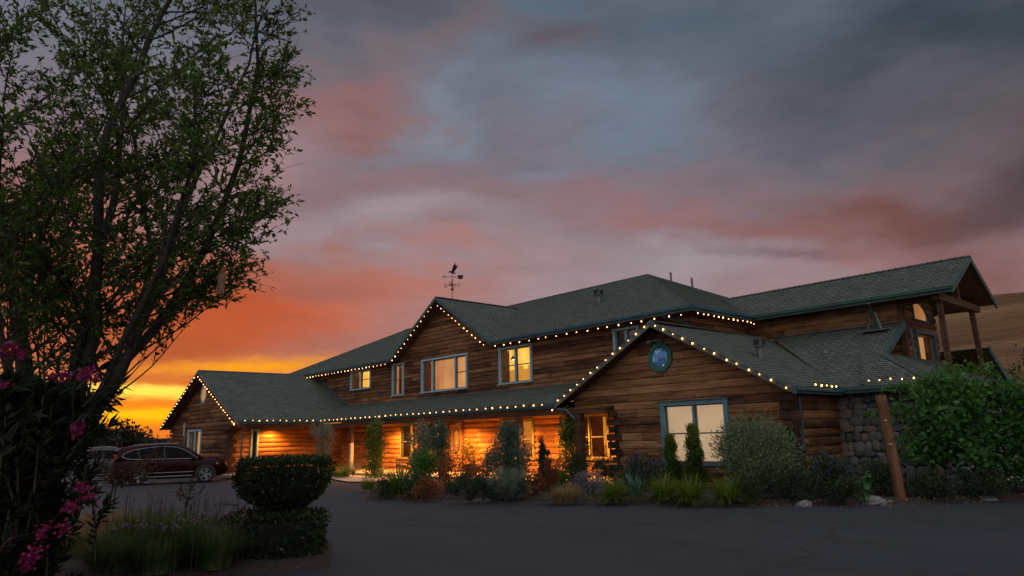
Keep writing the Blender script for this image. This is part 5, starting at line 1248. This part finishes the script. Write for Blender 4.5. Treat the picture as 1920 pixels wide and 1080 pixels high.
def rock(bx, by, wpx, hpx, label, seed):
    rg = random.Random(seed); s = pw(bx, by, 1, .02); c_ = at(bx, by, .02); m = MB(); m.smooth = True; N, K = 7, 14; vs = []
    jt = [[rg.uniform(.86, 1.12) for _ in range(K)] for _ in range(N)]
    for i in range(N):
        f = i/(N-1)*math.pi*.5
        for k in range(K):
            t = 2*math.pi*k/K; rr = math.cos(f)**.7*jt[i][k]
            vs.append(c_+_rt*(wpx*s*.5*rr*math.cos(t))+_bk*(wpx*s*.36*rr*math.sin(t))+Vector((0, 0, hpx*s*math.sin(f)*(.9+.1*jt[i][k])-.04+wpx*s*.06*math.cos(t+seed))))
    fs = [(i*K+k, i*K+(k+1) % K, (i+1)*K+(k+1) % K, (i+1)*K+k) for i in range(N-1) for k in range(K)]+[tuple((N-1)*K+k for k in range(K))]
    m.raw(vs, fs); o = m.build('rock', M['rock'], wloc=c_, smooth=False); return tag(o, label, 'rock')
rock(1507, 947, 36, 11, 'single pale rock on the drive edge under the dark shrub', 1); rock(1638, 944, 50, 16, 'largest pale rock, between cactus and leaning post', 2)
rock(1672, 943, 24, 7, 'flat pale stone at the foot of the leaning post', 3); rock(1854, 937, 36, 11, 'pale rock under the right end of the vine', 4)
rock(905, 938, 40, 5, 'flat dark stone at the edge of the bed below the pointed bush', 5); rock(1205, 906, 20, 8, 'small pale stone by the gable wall', 6) if False else None

n = 2600; q = rng.uniform(0, 1, n); ed = np.array([(-18.4, 10.85), (-13.7, 13.0), (-9.9, 14.62), (-7.8, 15.6), (-6.1, 17.1), (-4.6, 19.4)]); i = np.minimum(4, (q*5).astype(int)); f = (q*5-i)[:, None]
xy = ed[i]*(1-f)+ed[i+1]*f+np.stack([rng.normal(size=n)*.3-.1, np.abs(rng.normal(size=n))*.9-.35], 1)
P = np.concatenate([xy, np.where(xy[:, 1:2] > (ed[i]*(1-f)+ed[i+1]*f)[:, 1:2], .10, .012)], 1)
V, T = leaves(P, rng.normal(size=(n, 3))*np.array([1, 1, .15]), .045*rng.uniform(.4, 1.5, n), .022*rng.uniform(.5, 1.4, n)); ll = fastmesh('leaf_litter', V, T, LM['straw'], None, np.repeat(rng.uniform(0, 1, n), 4)); tag(ll, 'dry leaf litter and wood chips strewn along the edge of the bed', 'leaf litter', kind='stuff')
# --- vine thicket on the right, on posts
rng = np.random.default_rng(55)
vb = at(1790, 936, 0); vr = thing('grape_vine', 'large green grape vine thicket spread along wires right of the leaning post', 'vine', (vb.x, vb.y, 0))
k = 300; tt = rng.uniform(0, 1, k)
base0 = np.array([-6.15, 18.9]); base1 = np.array([-2.2, 22.3])
cc = base0+(base1-base0)*tt[:, None]+rng.normal(size=(k, 2))*.45
zz = rng.uniform(.30, 2.35, k)+.30*np.sin(tt*9)+.25*(tt < .5); zz = zz+np.abs(rng.normal(size=k))*.16*(zz > 1.9)-.22*(zz > 1.9)*(np.sin(tt*23) > .1); zz = np.where(tt < .10, np.maximum(zz, 1.0), zz)
C = np.concatenate([cc, zz[:, None]], 1); q = 62; P = np.repeat(C, q, 0)+rng.normal(size=(k*q, 3))*np.array([.20, .20, .17])
D = rng.normal(size=P.shape)*.7+np.array([.55, -.75, -.15])
leafobj('foliage', P, D, .13*rng.uniform(.5, 1.25, len(P)), .12*rng.uniform(.6, 1.2, len(P)), LM['vine'], vr, .42+np.repeat(rng.normal(size=k)*.16, q)+rng.normal(size=len(P))*.18+.12*(P[:, 2]-1.3), fold=.12)
m = MB()
for i in range(40):
    a = C[i]; b_ = a+np.array([rng.normal()*.3, rng.normal()*.3-.1, rng.uniform(.1, .5)]); m.tube([a, (a+b_)/2+rng.normal(size=3)*.05, b_], [.012, .008, .003], 4)
m.build('vines', M['bark'], vr)
for fr in (.22, .62):
    m = MB(); p = base0+(base1-base0)*fr; m.tube([(p[0], p[1]-.2, -.02), (p[0]+.06, p[1]-.15, .5), (p[0]-.03, p[1]-.1, 1.1), (p[0]+.1, p[1], 1.8)], [.06, .05, .045, .03], 8); m.build('trunk', M['bark'], vr)
m = MB(); shoot = []
for i in range(26):
    a = C[rng.integers(k)].copy(); a[2] = 2.25+rng.uniform(-.15, .25); b_ = a+np.array([rng.normal()*.35-.1, rng.normal()*.3-.15, rng.uniform(.05, .4)]); m.tube([a, (a+b_)/2+np.array([0, 0, .08]), b_], [.01, .007, .003], 4)
    for t in np.linspace(.1, 1, 9): shoot.append(a+(b_-a)*t+np.array([0, 0, .06*math.sin(t*3)]))
for (bx, by) in ((1625, 778), (1640, 770), (1650, 732), (1612, 781), (1668, 728)):
    e = np.array(atY(bx, by, 18.6)); a = np.array([-6.2, 18.9, e[2]-.1]); m.tube([a, (a+e)/2+np.array([0, 0, .1]), e], [.01, .008, .004], 4)
    for t in np.linspace(.0, 1, 16): shoot.append(a+(e-a)*t+np.array([0, 0, .09*math.sin(t*3.1)]))
m.build('tendrils', M['stem'], vr); shoot = np.array(shoot); shoot = np.repeat(shoot, 3, 0)+rng.normal(size=(len(shoot)*3, 3))*.035
leafobj('foliage', shoot, rng.normal(size=shoot.shape)+np.array([.3, -.5, 0]), .10*rng.uniform(.6, 1.2, len(shoot)), .09*rng.uniform(.6, 1.2, len(shoot)), LM['vine'], vr, rng.uniform(.45, 1, len(shoot)))
# lit patio floor glimpsed under the vine
pl_ = thing('patio_lantern', 'small warm lantern lighting the paving behind the right end of the vine', 'lamp', (-1.6, 24.4, 0))
m = MB(); m.box(-1.68, -1.52, 24.32, 24.48, 0, .9); m.build('post', M['black'], pl_)
m = MB(); m.box(-1.66, -1.54, 24.34, 24.46, .901, 1.05); m.build('lens', M['lampglow'], pl_)
L = bpy.data.lights.new('lantern_light', 'POINT'); L.energy = 9; L.color = (1, .5, .15); L.shadow_soft_size = .08; lo = bpy.data.objects.new('lantern_light', L); COL.objects.link(lo); lo.parent = pl_; lo.location = (0, -.25, 1.2)
sheet('patio', [(-6, 23.2), (3, 23.2), (3, 28), (-6, 28)], .16, M['concrete'])
# --- clipped two-tier hedge in the foreground
hb = at(507, 1050, .0); hs = pw(512, 1050, 1, .0)
hr = thing('clipped_hedge', 'dark clipped two-tier hedge, a wide cup-shaped top on a low square base', 'hedge', hb)
def boxleaf(c_, prof, n, L):
    """leaves over a rounded-square solid; prof: list of (height, half-width)"""
    zs = np.array([p[0] for p in prof]); ws = np.array([p[1] for p in prof])
    z = rng.uniform(zs[0], zs[-1], n); a = rng.uniform(0, 6.283, n); w_ = np.interp(z, zs, ws)
    sq = 1/np.maximum(np.abs(np.cos(a))**3.2+np.abs(np.sin(a))**3.2, 1e-6)**(1/3.2)
    top = rng.uniform(0, 1, n) < .34
    rr = np.where(top, np.sqrt(rng.uniform(0, 1, n)), rng.uniform(.86, 1.03, n)); z = np.where(top, zs[-1]+rng.normal(size=n)*.025, z); w_ = np.where(top, ws[-1], w_)
    lump = 1+.05*np.sin(a*5+z*9)+.035*np.sin(a*11-z*17)+.03*np.sin(a*3+1)
    x = np.cos(a)*sq*rr*w_*lump; y = np.sin(a)*sq*rr*w_*lump*.9
    P = np.stack([x, y, z], 1); D = np.stack([np.cos(a)*(~top), np.sin(a)*(~top), np.where(top, 1.1, .35)], 1)+rng.normal(size=(n, 3))*.55
    rot = math.atan2(_rt.y, _rt.x); ca, sa = math.cos(rot), math.sin(rot); Rm = np.array([[ca, sa, 0], [-sa, ca, 0], [0, 0, 1]])
    return P@Rm+np.array(c_), D@Rm
P, D = boxleaf(hb, [(.0, 84*hs), (.18, 92*hs), (76*hs, 90*hs), (80*hs, 84*hs)], 6500, .05); leafobj('lower_tier', P, D, .055*rng.uniform(.6, 1.3, len(P)), .032*rng.uniform(.7, 1.2, len(P)), LM['box'], hr, .42+rng.normal(size=len(P))*.22)
P, D = boxleaf(hb+_rt*(18*hs), [(84*hs, 26*hs), (97*hs, 40*hs), (114*hs, 62*hs), (135*hs, 79*hs), (160*hs, 83*hs), (178*hs, 78*hs)], 8500, .05); leafobj('upper_tier', P, D, .055*rng.uniform(.6, 1.3, len(P)), .032*rng.uniform(.7, 1.2, len(P)), LM['box'], hr, .42+rng.normal(size=len(P))*.22)
m = MB(); m.tube([hb, hb+_rt*(16*hs)+Vector((0, 0, 120*hs))], [.09, .06], 8)
for k in range(30):
    e = Vector((rng.normal(), rng.normal(), rng.normal()*.6)); e.normalize(); o_ = hb+_rt*(18*hs)+Vector((0, 0, 140*hs)); m.tube([o_, o_+e*.3, o_+e*.48], [.02, .012, .004], 4)
m.build('stem', M['bark'], hr)
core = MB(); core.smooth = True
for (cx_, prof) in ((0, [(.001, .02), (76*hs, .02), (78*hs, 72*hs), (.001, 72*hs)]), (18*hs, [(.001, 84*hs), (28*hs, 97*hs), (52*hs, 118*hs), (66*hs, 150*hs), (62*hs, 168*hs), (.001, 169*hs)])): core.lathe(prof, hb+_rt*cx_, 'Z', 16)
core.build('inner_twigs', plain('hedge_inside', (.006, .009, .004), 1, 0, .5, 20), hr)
for (sx, sz, ex, ez) in ((-60, 100, -112, 104), (60, 90, 96, 142), (88, 60, 112, 74)):
    a = hb+_rt*(sx*hs)+Vector((0, 0, sz*hs)); b_ = hb+_rt*(ex*hs)+Vector((0, 0, ez*hs)); m = MB(); m.tube([a, (a+b_)/2, b_], [.008, .006, .003], 4); st = m.build('stray_shoot', M['stem'], hr)
    t = np.linspace(.2, 1, 16)[:, None]; P = np.array(a)+(np.array(b_)-np.array(a))*t+rng.normal(size=(16, 3))*.012; leafobj('foliage', P, rng.normal(size=P.shape), .05*np.ones(16), .026*np.ones(16), LM['box'], st, rng.uniform(.4, 1, 16))
# --- foreground flower bed: society garlic clumps, dry grass, two small rose trees
for i, (bx, by, wp, hp, lab) in enumerate(((262, 1050, 190, 88, 'broad strappy clump with mauve flower heads below the left rose tree'), (338, 1056, 170, 84, 'strappy clump in the middle of the front bed'), (402, 1062, 120, 76, 'strappy clump touching the clipped hedge'),
        (300, 1022, 170, 66, 'strappy clump behind the middle one, with the tallest mauve heads'), (215, 1070, 170, 70, 'strappy clump nearest the viewer under the oleander'), (376, 1026, 130, 62, 'strappy clump beside the pruned rose stump'), (292, 1070, 150, 62, 'short strappy clump at the front edge of the bed'))):
    G('garlic_clump', lab, 'plant', bx, by, wp, hp, 1500, LM['strap'], lean=(.05, 1.0), wd=.011, group='mauve-flowered strappy clumps in the front bed', heads=LM['mauve'], hn=14, hh=1.35)
for (bx, by, wp, hp, lab) in ((165, 1012, 170, 56, 'pale dry grass patch under the left rose tree'), (232, 1004, 150, 50, 'dry grass behind the strappy clumps'), (412, 1018, 90, 56, 'tan dry grass between stump and clipped hedge'), (120, 1042, 150, 60, 'dry grass at the edge of the oleander shade'), (330, 1004, 170, 38, 'short dry grass at the back of the front bed'), (190, 1040, 140, 60, 'dry grass between the oleander and the broad strappy clump')):
    G('dry_grass', lab, 'grass', bx, by, wp, hp, 1500, LM['straw'], lean=(.2, 1.3), wd=.008)
rb = at(196, 990, BZ); rs = pw(196, 990, 1); rt_ = thing('rose_tree', 'small rose tree with sparse rusty leaves and two thin stems in the front bed', 'tree', rb)
m = MB(); m.tube([rb, rb+_rt*(6*rs)+Vector((0, 0, 50*rs)), rb+_rt*(10*rs)+Vector((0, 0, 96*rs))], [.022, .019, .016], 6); m.build('trunk', M['bark'], rt_)
m = MB(); m.tube([rb+_rt*(12*rs), rb+_rt*(14*rs)+Vector((0, 0, 84*rs))], .016, 6); m.build('stake', M['stem'], rt_)
m = MB(); PP = []
o_ = rb+_rt*(10*rs)+Vector((0, 0, 76*rs))
for k in range(16):
    e = _rt*rng.uniform(-38, 86)*rs+_bk*rng.normal()*26*rs+Vector((0, 0, rng.uniform(8, 66)*rs)); q = o_+e*.5+Vector((0, 0, .05)); m.tube([o_, q, o_+e], [.012, .007, .003], 4)
    for t in np.linspace(.30, 1.08, 60): PP.append(np.array(o_+e*float(t))+rng.normal(size=3)*.055)
m.build('branch', M['stem'], rt_); PP = np.array(PP); leafobj('crown', PP, rng.normal(size=PP.shape), .055*rng.uniform(.6, 1.2, len(PP)), .036*np.ones(len(PP)), LM['rose'], rt_, rng.uniform(0, 1, len(PP)))
rb = at(345, 998, BZ); rs = pw(345, 998, 1); rt_ = thing('pruned_rose', 'pruned rose stump with bare forked branches and a few dead leaves in the front bed', 'shrub', rb)
m = MB(); Z3 = Vector((0, 0, 1))
m.tube([rb, rb+_rt*(0*rs)+Z3*40*rs, rb+_rt*(2*rs)+Z3*60*rs], [.035, .03, .026], 8); mk = MB(); mk.tube([rb+_rt*(9*rs), rb+_rt*(9*rs)+Z3*50*rs], .016, 6); mk.build('stake', M['stem'], rt_)
for pts in (((2, 58), (8, 80), (22, 98), (36, 108)), ((2, 58), (-10, 74), (-14, 92)), ((4, 60), (22, 66), (34, 84)), ((8, 80), (6, 96)), ((-6, 66), (-18, 70))): m.tube([rb+_rt*(a*rs)+Z3*(b_*rs) for a, b_ in pts], [.022, .016, .011, .008][:len(pts)], 6)
m.build('trunk', M['bark'], rt_)
PP = np.array([np.array(rb+_rt*(rng.normal()*11*rs)+Z3*((70+rng.normal()*8)*rs)+_bk*(rng.normal()*8*rs)) for _ in range(90)]); leafobj('dead_leaves', PP, rng.normal(size=PP.shape), .06*np.ones(90), .04*np.ones(90), LM['rose'], rt_, rng.uniform(.3, 1, 90))

# --- oleander in the left foreground, with pink flowers
rng = np.random.default_rng(77)
ob = Vector((-8.55, .95, 0)); orr = thing('oleander', 'tall dark oleander bush with pink flowers at the left edge, in front of the tree', 'bush', ob)
m = MB(); PP, DD, TT = [], [], []
_l = np.array(_rt); _b = np.array(_bk)
def oshoot(a, e, nl):
    a = np.array(a); e = np.array(e); mid = (a+e)/2+np.array([0, 0, .08]); m.tube([a, mid, e], [.012, .009, .004], 4)
    ax = vn((e-mid)[None])[0]
    for t in np.linspace(.25, 1.0, nl):
        p = (mid+(e-mid)*((t-.5)*2)) if t > .5 else (a+(mid-a)*t*2)
        for _ in range(3):
            v = rng.normal(size=3); v -= ax*v.dot(ax); v /= np.linalg.norm(v); PP.append(p); DD.append(ax*.75+v*.8); TT.append(rng.uniform(.1, .9))
for k in range(900):
    x = rng.uniform(-1.25, .66); z = rng.uniform(-.1, 2.62); y = rng.normal()*.42
    lim = .30+.44*math.sin(min(1., max(0., (z-.1)/2.3))*2.6)+.10*math.sin(z*7)
    if x > lim: x = lim-rng.uniform(0, .4)
    if z > 2.45-.25*abs(x+.2): z = 2.4-.25*abs(x+.2)-rng.uniform(0, .3)
    e = np.array(ob)+_l*x+_b*y+np.array([0, 0, z]); a = e-_l*rng.uniform(-.05, .25)-np.array([0, 0, rng.uniform(.25, .5)])+_b*rng.normal()*.1
    oshoot(a, e, 8)
for k in range(620):
    x = rng.uniform(-.45, .60); z = rng.uniform(.05, 2.3); lim = .36+.30*math.sin(min(1., max(0., (z-.1)/2.3))*2.6)
    e = np.array(ob)+_l*min(x, lim-rng.uniform(0, .2))+_b*rng.uniform(-.5, .3)+np.array([0, 0, z]); oshoot(e-_l*rng.uniform(0, .2)-np.array([0, 0, .3]), e, 7)
for (bx, by) in ((222, 722), (210, 690), (196, 668), (150, 655), (222, 745), (205, 800), (190, 820), (175, 925), (165, 935), (125, 970), (140, 1000), (200, 760)):
    d_ = ray(bx, by); e = CAM+d_*6.75; oshoot(e-_rt*.32-Vector((0, 0, .2)), e, 10)
m.build('stem', M['stem'], orr); PP = np.array(PP); DD = np.array(DD)
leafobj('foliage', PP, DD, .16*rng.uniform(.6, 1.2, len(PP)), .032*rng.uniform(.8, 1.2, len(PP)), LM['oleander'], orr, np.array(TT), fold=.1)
for (bx, by, sz) in ((103, 706, .10), (125, 704, .09), (166, 697, .12), (176, 712, .10), (20, 652, .08), (6, 660, .08), (28, 662, .07), (42, 665, .06), (5, 722, .08), (148, 800, .10), (142, 812, .08), (166, 928, .13), (152, 915, .08), (140, 948, .10), (128, 952, .09), (82, 992, .14), (76, 1008, .11), (122, 992, .13), (20, 1003, .10), (4, 1000, .09), (66, 1034, .11), (50, 1048, .11), (62, 1052, .09), (8, 1034, .06), (48, 1064, .06), (160, 705, .09)):
    d_ = ray(bx, by); c_ = np.array(CAM+d_*rng.uniform(6.0, 6.3)); n = 30; B = c_+rng.normal(size=(n, 3))*sz*.26
    fo = leafobj('blossoms', B, rng.normal(size=B.shape)+np.array([.5, -.5, .3]), .038*np.ones(n), .034*np.ones(n), LM['pink'], orr, rng.uniform(0, 1, n))

# --- the tall tree behind the oleander
rng = np.random.default_rng(2024)
tb0 = Vector((-9.95, 1.55, 0)); tree = thing('leafy_tree', 'tall many-stemmed leafy tree filling the upper left, dark against the sunset', 'tree', tb0)
wood_ = MB(); wood_.smooth = True; LP, LD, LT = [], [], []
_tb = np.array(tb0)
def inside(q, k=1.0):
    """the crown's outline: how far from the stem axis foliage reaches at a height"""
    dx = q[:2]-_tb[:2]; side = float(np.dot(dx, _l[:2])); r = float(np.hypot(*dx))
    lim = np.interp(q[2], [2.6, 3.1, 3.7, 4.1, 4.6, 5.2, 6.0, 7.0, 8.2, 9.2, 10.2], [.55, 1.15, 2.2, 2.6, 2.75, 2.85, 2.8, 2.75, 2.6, 1.8, .2])
    return r < lim*k*(1+.08*math.sin(q[2]*6+side*2))
def grow(p, d_, L, r0, lvl, bend):
    n = max(4, int(L/.22)); pts = [p.copy()]; rad = [r0]; d_ = d_/np.linalg.norm(d_)
    for i in range(n):
        d_ = d_+rng.normal(size=3)*(.06 if lvl < 2 else .11)+bend*(L/n)*.5; d_ /= np.linalg.norm(d_)
        if lvl == 0 and p[2] > 3.4 and not inside(p+d_*.6, .86):      # a stem near the outline turns upright
            dx = np.array([_tb[0]-p[0], _tb[1]-p[1], 0]); d_ = d_*.75+dx/np.linalg.norm(dx)*.16+np.array([0, 0, .22]); d_ /= np.linalg.norm(d_)
            if p[2] > 4.6 and not inside(p+d_*.2, .97): break
        p = p+d_*L/n; pts.append(p.copy()); rad.append(max(.0022, r0*(1-.82*(i+1)/n)))
    rad = [max(.0022, r0*(1-.88*i/(len(pts)-1))) for i in range(len(pts))]
    wood_.tube([Vector(q) for q in pts], rad, 9 if lvl == 0 else (6 if lvl == 1 else 3), cap=False)
    return pts, d_
stems_ = ((.50, .02, 1.0, 6.8, .07), (-.55, .05, 1.0, 6.6, .075), (-.18, -.15, 1.0, 7.4, .085), (.02, .18, 1.0, 7.4, .085), (.20, -.05, 1.0, 8.0, .09), (.40, .12, 1.0, 7.8, .078), (-.95, .1, 1.0, 5.6, .06), (-.36, .3, 1.0, 7.0, .07), (-.75, -.3, 1.0, 6.4, .06), (.62, -.2, 1.0, 5.6, .055), (.1, -.5, 1.0, 6.2, .06), (.25, .55, 1., 7.2, .08))
wood_.tube([tb0-Vector((0, 0, .1)), tb0+Vector((0, 0, .9)), tb0+Vector((.02, 0, 1.7))], [.24, .19, .20], 12)
def twig(p, d_, L):
    if not inside(p+d_/np.linalg.norm(d_)*L, 1.03): return
    tp, _ = grow(p, d_, L, .006, 3, np.array([0, 0, .25]))
    ax = vn((tp[-1]-tp[0])[None])[0]; T_ = rng.uniform(.15, .8)
    nl = int(7+L*13)
    for t in rng.uniform(.10, 1.02, nl):
        i = min(len(tp)-2, int(t*(len(tp)-1))); f = t*(len(tp)-1)-i; q = tp[i]+(tp[i+1]-tp[i])*min(1.1, f)
        v = rng.normal(size=3); LP.append(q); LD.append(ax*.8+v*.75); LT.append(T_+rng.normal()*.18)
for (sx, sy, sz, L, r0) in stems_:
    d0 = np.array(_rt)*sx+np.array(_bk)*sy+np.array([0, 0, sz]); p0 = _tb+np.array(_rt)*sx*.28+np.array(_bk)*sy*.28+np.array([0, 0, 1.35])
    pts, _ = grow(p0, d0, L, r0, 0, np.array([0, 0, .06]))
    n1 = 32
    for j in range(n1):
        t = .05+.94*(j+rng.uniform(0, .8))/n1; i = min(len(pts)-2, int(t*(len(pts)-1))); q = pts[i]; ax = vn((pts[i+1]-pts[i])[None])[0]
        v = rng.normal(size=3)*.9+np.array(_rt)*.3*(1 if sx > -.3 else -.6); v -= ax*v.dot(ax); v /= np.linalg.norm(v)
        L1 = (2.6-1.3*t)*rng.uniform(.75, 1.3); dd = ax*.62+v*.85; dd /= np.linalg.norm(dd)
        while L1 > .35 and not inside(q+dd*L1+np.array([0, 0, .14*L1]), .98): L1 *= .85
        if L1 <= .35: continue
        b1, _ = grow(q, dd, L1, r0*.24*(1.1-t*.7), 1, np.array([0, 0, .28]))
        n2 = int(7+L1*7.2)
        for j2 in range(n2):
            t2 = .15+.87*(j2+rng.uniform(0, .9))/n2; i2 = min(len(b1)-2, int(t2*(len(b1)-1))); q2 = b1[i2]; ax2 = vn((b1[i2+1]-b1[i2])[None])[0]
            v = rng.normal(size=3); v -= ax2*v.dot(ax2); v /= np.linalg.norm(v)
            twig(q2, ax2*.75+v*.75+np.array([0, 0, .15]), rng.uniform(.20, .50))
for path, r0 in ((((150, 640), (185, 592), (260, 562), (340, 545), (420, 526), (492, 505)), .028), (((120, 650), (160, 622), (205, 612), (245, 597)), .014)):
    pts = [tb0+Vector((0, 0, 1.5))]+[CAM+ray(x, y)*(8.35+.12*i) for i, (x, y) in enumerate(path)]; fine = []
    for p, q in zip(pts, pts[1:]):
        for k in range(5): fine.append(np.array(p.lerp(q, k/5))+rng.normal(size=3)*.012)
    fine.append(np.array(pts[-1])); m_ = len(fine); wood_.tube([Vector(f) for f in fine], [max(.003, r0*(1-i/m_)) for i in range(m_)], 5, cap=False)
    for i in range(8, m_):
        ax = vn((fine[i]-fine[i-1])[None])[0]
        for _ in range(3 if i > 12 else 1): v = rng.normal(size=3); twig(fine[i], ax*.8+v*.6+np.array([0, 0, .15]), rng.uniform(.16, .40))
wood_.build('trunk', M['bark'], tree)
LP = np.array(LP); LD = np.array(LD); print('tree leaves', len(LP))
leafobj('crown', LP, LD, .088*rng.uniform(.55, 1.3, len(LP)), .034*rng.uniform(.7, 1.25, len(LP)), LM['tree'], tree, np.array(LT), fold=.12, droop=.08)
gl_ = CAM+ray(415, 530)*8.6; m = MB(); m.smooth = True
m.tube([gl_+Vector((0, 0, .16)), gl_+Vector((.01, 0, .08)), gl_, gl_+Vector((-.02, 0, -.10))], [.02, .055, .05, .02], 8)
for k in range(4): m.tube([gl_+_rt*(k*.02-.03), gl_+_rt*(k*.03-.06)-Vector((0, 0, .14))], [.016, .012], 6)
tag(m.build('hanging_glove', M['glove'], wloc=gl_), 'faded brown glove-like rag hanging from a low branch of the tall tree', 'rag')

# --- far trees and shrubs
def fartree(loc, h_, w_, label, mat, trunk=True, name='far_tree', n=900, group=None, L=.35):
    loc = Vector(loc); r = thing(name, label, 'tree', loc, group); lo = np.array(loc); k = 26
    u = vn(rng.normal(size=(k, 3)))*rng.uniform(.4, 1, (k, 1)); C = u*np.array([w_/2, w_/2, h_*.42])+np.array([0, 0, h_*.56])
    P = np.repeat(C, n//k, 0)+rng.normal(size=(n//k*k, 3))*w_*.085; P[:, 2] = np.maximum(P[:, 2], .1)
    leafobj('crown', P+lo, rng.normal(size=P.shape)+np.array([0, 0, .3]), L*rng.uniform(.6, 1.3, len(P)), L*.5*np.ones(len(P)), mat, r, rng.uniform(0, 1, len(P)))
    m = MB()
    for c_ in C[:9]: m.tube([lo+np.array([0, 0, -.1]), lo+np.array([c_[0]*.3, c_[1]*.3, h_*.35]), lo+c_], [h_*.025, h_*.016, h_*.004], 5)
    m.build('trunk', M['bark'], r)
LM['far'] = leafmat('far_leaf', (.010, .012, .006), (.035, .035, .014), .3)
rng = np.random.default_rng(91)
for (bx, d_, h_, w_, lab) in ((222, 58, 3.4, 4.6, 'dark round-topped tree on the sunset horizon beyond the red suv'), (268, 64, 2.6, 4.2, 'smaller ragged tree right of the round-topped one on the horizon'), (170, 50, 2.2, 4.0, 'dark bush on the horizon behind the silver car'), (120, 56, 3.2, 5.0, 'dark tree on the horizon glimpsed through the oleander'), (320, 75, 1.9, 5.5, 'low dark scrub left of the left gable corner'), (60, 60, 3.0, 5.0, 'dark tree on the horizon at the far left')):
    p = CAM+ray(bx, 838)*d_; fartree((p.x, p.y, 0), h_, w_, lab, LM['far'], n=1100, L=.40)
for (bx, by, d_, h_, w_, lab) in ((1935, 700, 42, 6.2, 3.6, 'dark tree at the right edge below the dry hill'), (1850, 740, 40, 3.6, 3.4, 'rounded green bush behind the right prow post'), (1900, 745, 38, 3.2, 3.6, 'rounded green bush below the tree at the right edge')):
    p = CAM+ray(bx, by)*d_; g = float(landz(np.array(p.x), np.array(p.y))); fartree((p.x, p.y, max(0, g)), h_, w_, lab, LM['dark'], n=1600, L=.22)
# dotted scrub on the hill crest
for (bx, d_, lab) in ((1889, 292, 'small scrub tree on the hill crest, leftmost'), (1917, 296, 'small scrub tree on the hill crest at the right edge')):
    p = CAM+ray(bx, 560)*d_; fartree((p.x, p.y, float(landz(np.array(p.x), np.array(p.y)))), 3.2, 3.4, lab, LM['far'], n=220, L=.7)
# field fence across the foot of the hill
ff = thing('field_fence', 'thin wire fence on wooden posts across the dry field', 'fence', (20, 112, float(landz(np.array(20.), np.array(112.)))))
prev = None; m2 = MB()
for i in range(30):
    x = -12+i*3.2; y = 112+.10*(x-20); z = float(landz(np.array(x), np.array(y))); p = MB(); p.box(x-.07, x+.07, y-.07, y+.07, z-.1, z+1.35); p.build('fence_post', M['bark'], ff)
    if prev:
        for hz in (.5, .9, 1.25): m2.tube([(prev[0], prev[1], prev[2]+hz), (x, y, z+hz)], .012, 3, cap=False)
    prev = (x, y, z)
m2.build('wire', M['iron'], ff)
print('objects', len(bpy.data.objects), 'polys', sum(len(o.data.polygons) for o in bpy.data.objects if o.type == 'MESH'))
